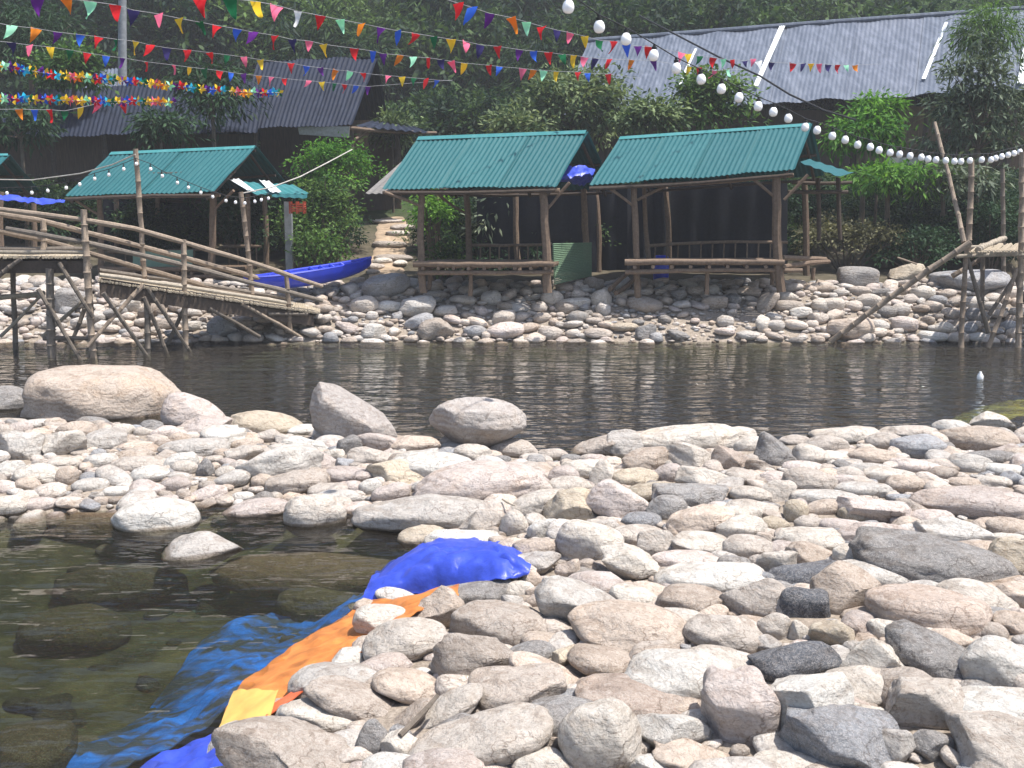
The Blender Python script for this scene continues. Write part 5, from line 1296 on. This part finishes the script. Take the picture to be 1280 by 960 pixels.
bunting(c1([(40,158,'n'),(110,168,'k'),(187,175,'y'),(260,186,'g'),(325,197,'r'),(395,208,'b'),(455,215,'p'),(543,230,'r'),(645,242,'k'),(705,250,'y'),(760,256,'g'),(818,263,'r'),(860,270,'b'),(905,275,'p'),(963,282,'o'),(1010,286,'k'),(1058,292,'r'),(1105,297,'.'),(1150,300,'k'),(1197,305,'y'),(1245,310,'g')])+
        c2([(90,314,'r'),(135,318,'b'),(178,322,'p')]),16.5,26,'bunting line just above the spinning garlands, left of the gable',(-40,48,16),(566,100,28),.92)
bunting(c1([(70,406,'o'),(127,408,'b'),(182,408,'r'),(240,413,'g'),(300,400,'y'),(365,385,'k'),(457,386,'r')]),17,19,'short line of small flags hanging below the lower pinwheel garland',(-20,137,16.8),(200,128,19.5),.95)
# pinwheel garlands
def pin_me(c1_,c2_,seed):
    rng=random.Random(seed)
    mb=MB()
    for k in range(5):
        a=k*2*math.pi/5+rng.uniform(-.1,.1); r=.086
        p0=Vector((0,0,0)); p1=Vector((math.cos(a)*r*.6,.012,math.sin(a)*r*.6)); p2=Vector((math.cos(a+.55)*r,.0,math.sin(a+.55)*r)); p3=Vector((math.cos(a+1.0)*r*.45,-.02,math.sin(a+1.0)*r*.45))
        o=Vector((0,.003,0)); mb.add([p0,p1,p2,p3,p0+o,p1+o,p2+o,p3+o],[(0,1,2,3),(7,6,5,4),(0,4,5,1),(1,5,6,2),(2,6,7,3),(3,7,4,0)])
    me=bpy.data.meshes.new('pinwheel'); me.from_pydata(mb.v,[],mb.f); me.materials.append(M['f'+c1_]); me.materials.append(M['f'+c2_])
    for i,p in enumerate(me.polygons):
        if (i//6)%2: p.material_index=1
    return me
PM={}
def garland(pts,Ya,Yb,n,label):
    P=[]
    for i in range(n):
        t=i/(n-1); x=pts[0][0]+(pts[-1][0]-pts[0][0])*t; P.append(at(x,curve(pts,x),Ya+(Yb-Ya)*t))
    rt=empty('pinwheel_garland',P[n//2],label,'garland','pinwheel garlands')
    MB().tube(P,.005,5).build('string',M['string'],rt)
    seq='ypbrtgykoymprbtg'
    for i,p in enumerate(P):
        c=seq[i%len(seq)]; d=c if i%3 else 'y'
        if (c,d) not in PM: PM[(c,d)]=pin_me(c,d,len(PM))
        o=bpy.data.objects.new('pinwheel',PM[(c,d)]); COL.objects.link(o); o.parent=rt; o.location=p-Vector(rt.location)+Vector((0,0,R.uniform(-.015,.015))); o.rotation_euler=(R.uniform(-.5,.5),R.uniform(0,6.3),R.uniform(-.7,.7))
garland([(-60,70),(0,82),(40,89),(84,95),(161,102),(235,109),(302,115),(349,116)],14.5,19,64,'upper pinwheel garland of many colours, the longer of the two')
garland([(-60,121),(0,123),(100,126),(217,128)],15,18,44,'lower pinwheel garland, the shorter of the two')
# wires and ropes
def wire(pts,r,mat,label,name='cable',cat='cable'):
    P=[at(*p) for p in pts]; root_mesh(name,MB().tube(P,r,6),M[mat],P[0],label=label,cat=cat)
wire([(800,20,30),(856,49,28),(900,72,27),(950,95,26),(987,118,25.5),(1030,138,25.2),(1070,150,25)],.022,'wire','thick dark cable sagging across the long grey roof')
wire([(-30,224,21),(40,225,21),(100,217,20.6),(140,206,20),(169,193,19.4)],.012,'rope','pale rope running from the left edge to the tall bamboo pole',cat='rope',name='rope')
wire([(301,242,21.3),(340,234,21.6),(375,221,22.5),(410,203,24),(440,187,26)],.014,'rope','pale rope from the leaning pole up over the green bush',cat='rope',name='rope')
# grey power pole among the trees
p=at(153,150,36); root_mesh('power_pole',MB().tube([Vector((p.x,36,th(p.x,36)-.2)),p,at(153,-10,36)],[.16,.14,.12],10),M['greypost'],(p.x,36,th(p.x,36)),label='grey power pole standing among the trees at upper left',cat='pole')
# white float
p=atz(1225,474,.0); mb=MB().tube([p+Vector((0,0,-.05)),p+Vector((0,0,-.02)),p+Vector((0,0,.05)),p+Vector((0,0,.09)),p+Vector((0,0,.11))],[.02,.045,.045,.02,.018],10)
root_mesh('float',mb,M['float'],p,label='small white plastic float on the river near the right edge',cat='float')
# ---------------------------------------------------------------- tarps of the pool edge
z=lambda x,y,h:atz(x,y,h)
cloth('blue_tarp',[[z(470,716,-.08),z(505,698,-.05),z(545,678,-.02),z(600,678,.02),z(638,688,.1),z(662,708,.2)],
                   [z(458,738,.03),z(500,704,.10),z(542,688,.20),z(600,687,.26),z(638,696,.3),z(663,714,.26)],
                   [z(452,752,.02),z(492,728,.12),z(540,708,.22),z(592,704,.27),z(630,708,.29),z(661,718,.26)],
                   [z(445,778,-.06),z(482,756,.0),z(530,742,.07),z(580,734,.15),z(622,725,.25),z(655,721,.24)]],'blue_tarp','wrinkled blue tarp draped over the stones at the pool corner',group='tarps lining the pool',wr=.026,sub=12,seed=1)
cloth('orange_tarp',[[z(276,912,-.03),z(285,883,-.03),z(308,852,-.03),z(368,811,-.03),z(428,774,-.02),z(468,753,.04),z(510,748,.14),z(545,738,.2),z(574,732,.22)],
                     [z(306,905,.05),z(314,880,.06),z(340,858,.06),z(396,820,.07),z(452,788,.10),z(484,770,.12),z(512,756,.2),z(545,745,.24),z(572,739,.25)],
                     [z(345,915,.10),z(348,890,.10),z(374,866,.10),z(425,832,.12),z(475,808,.18),z(500,784,.22),z(525,764,.24),z(550,752,.25),z(574,745,.25)]],'orange_tarp','long orange tarp strip running down the edge between stones and water',group='tarps lining the pool',wr=.02,sub=9,seed=2)
cloth('yellow_tarp',[[z(268,928,-.01),z(276,905,.0),z(292,866,.01)],[z(302,920,.09),z(308,900,.10),z(320,862,.10)],[z(335,915,.16),z(338,895,.17),z(348,866,.17)]],'yellow_tarp','yellow folded end of the orange tarp beside the big foreground rock',group='tarps lining the pool',wr=.012,sub=8,seed=3)
cloth('red_tarp',[[z(335,884,.15),z(360,868,.16),z(385,852,.17)],[z(333,894,.17),z(360,878,.18),z(388,858,.18)]],'red_tarp','narrow red-orange fold at the inner edge of the orange tarp',group='tarps lining the pool',wr=.008,sub=6,seed=4)
cloth('blue_tarp',[[z(120,1000,-.10),z(200,955,-.04),z(240,930,-.02),z(284,912,-.01)],[z(180,1010,.02),z(230,965,.05),z(262,942,.07),z(292,925,.07)],[z(230,1020,.08),z(265,985,.10),z(290,960,.12),z(310,940,.12)]],'blue_tarp','blue tarp corner at the bottom edge beside the big foreground rock',group='tarps lining the pool',wr=.03,sub=9,seed=5)
cloth('sunken_tarp',[[z(466,746,-.10),z(440,748,-.16),z(400,756,-.22),z(330,775,-.27),z(250,800,-.32)],
                     [z(470,772,-.10),z(420,790,-.18),z(360,808,-.24),z(290,835,-.29),z(190,870,-.34)],
                     [z(400,822,-.10),z(350,842,-.17),z(280,866,-.23),z(200,895,-.27),z(110,930,-.34)],
                     [z(305,885,-.10),z(270,910,-.16),z(220,940,-.20),z(160,965,-.24),z(60,1000,-.31)]],'sunk_blue','bright blue tarp lying sunken under the pool water',group='tarps lining the pool',wr=.035,sub=8,seed=6,und=.14)
cloth('sunken_tarp',[[z(1195,522,-.30),z(1240,508,-.24),z(1290,500,-.20),z(1400,498,-.2)],[z(1180,540,-.30),z(1230,530,-.22),z(1290,522,-.16),z(1400,514,-.14)]],'sunk_yellow','yellow sunken tarp in the river at the right edge',group='tarps lining the pool',wr=.04,sub=8,seed=7)
root_mesh('stick',MB().log(atz(500,920,.30),atz(547,870,.36),.012,.01,False,6),M['bamboo_grey'],atz(500,920,.30),label='weathered stick poking up between the near stones left of centre',cat='stick',group='sticks among the stones')
root_mesh('stick',MB().log(atz(1073,776,.40),atz(1082,800,.36),.008,.02,False,6),M['bamboo_pale'],atz(1073,776,.4),label='thin dry twigs in the gap by the rusty stone',cat='stick',group='sticks among the stones')
root_mesh('stick',MB().log(atz(628,624,.2),atz(643,632,.2),.008,.02,False,6),M['bamboo_pale'],atz(628,624,.2),label='thin pale twig at the end of the overhanging slab',cat='stick',group='sticks among the stones')
# ---------------------------------------------------------------- scattering volume added to lift the darks like lens glare
m,nt,out=new_mat('glare_veil_air')
pv=nt.nodes.new('ShaderNodeVolumePrincipled'); pv.inputs['Color'].default_value=(.93,.95,1,1); pv.inputs['Density'].default_value=.0013; pv.inputs['Anisotropy'].default_value=0
nt.links.new(pv.outputs[0],out.inputs[1])
o=MB().box((0,84,28),(330,200,64)).build('glare_veil',m,None,False); tag(o,'thin veil added over the scene to lift dark tones like lens glare','glare_veil',kind='stuff')
# ---------------------------------------------------------------- camera, light
cam=bpy.data.cameras.new('camera'); co=bpy.data.objects.new('camera',cam); COL.objects.link(co)
co.location=(0,0,CAMZ); co.rotation_euler=(math.radians(90)-PITCH,0,0); cam.sensor_width=36; cam.lens=F/1280*36; cam.clip_end=2000; cam.clip_start=.05
scene.camera=co
EL=69; AZ=103   # azimuth measured from +Y towards +X
sd=Vector((math.sin(math.radians(AZ))*math.cos(math.radians(EL)),math.cos(math.radians(AZ))*math.cos(math.radians(EL)),math.sin(math.radians(EL))))
su=bpy.data.lights.new('sun','SUN'); su.energy=4.8; su.angle=math.radians(.5); su.color=(1,.955,.89)
so=bpy.data.objects.new('sun',su); COL.objects.link(so); so.rotation_euler=sd.to_track_quat('Z','Y').to_euler(); so.location=(0,0,30)
w=bpy.data.worlds.new('World'); scene.world=w; w.use_nodes=True; nt=w.node_tree; nt.nodes.clear()
sk=nt.nodes.new('ShaderNodeTexSky'); sk.sky_type='NISHITA'; sk.sun_disc=False; sk.sun_elevation=math.radians(EL); sk.sun_rotation=math.radians(AZ); sk.dust_density=2.0; sk.air_density=1.0
bg_=nt.nodes.new('ShaderNodeBackground'); bg_.inputs[1].default_value=.13; ow=nt.nodes.new('ShaderNodeOutputWorld')
nt.links.new(sk.outputs[0],bg_.inputs[0]); nt.links.new(bg_.outputs[0],ow.inputs[0])
scene.view_settings.view_transform='Standard'; scene.view_settings.look='None'; scene.view_settings.exposure=.78; scene.view_settings.gamma=1
scene.cycles.max_bounces=8; scene.cycles.transparent_max_bounces=12
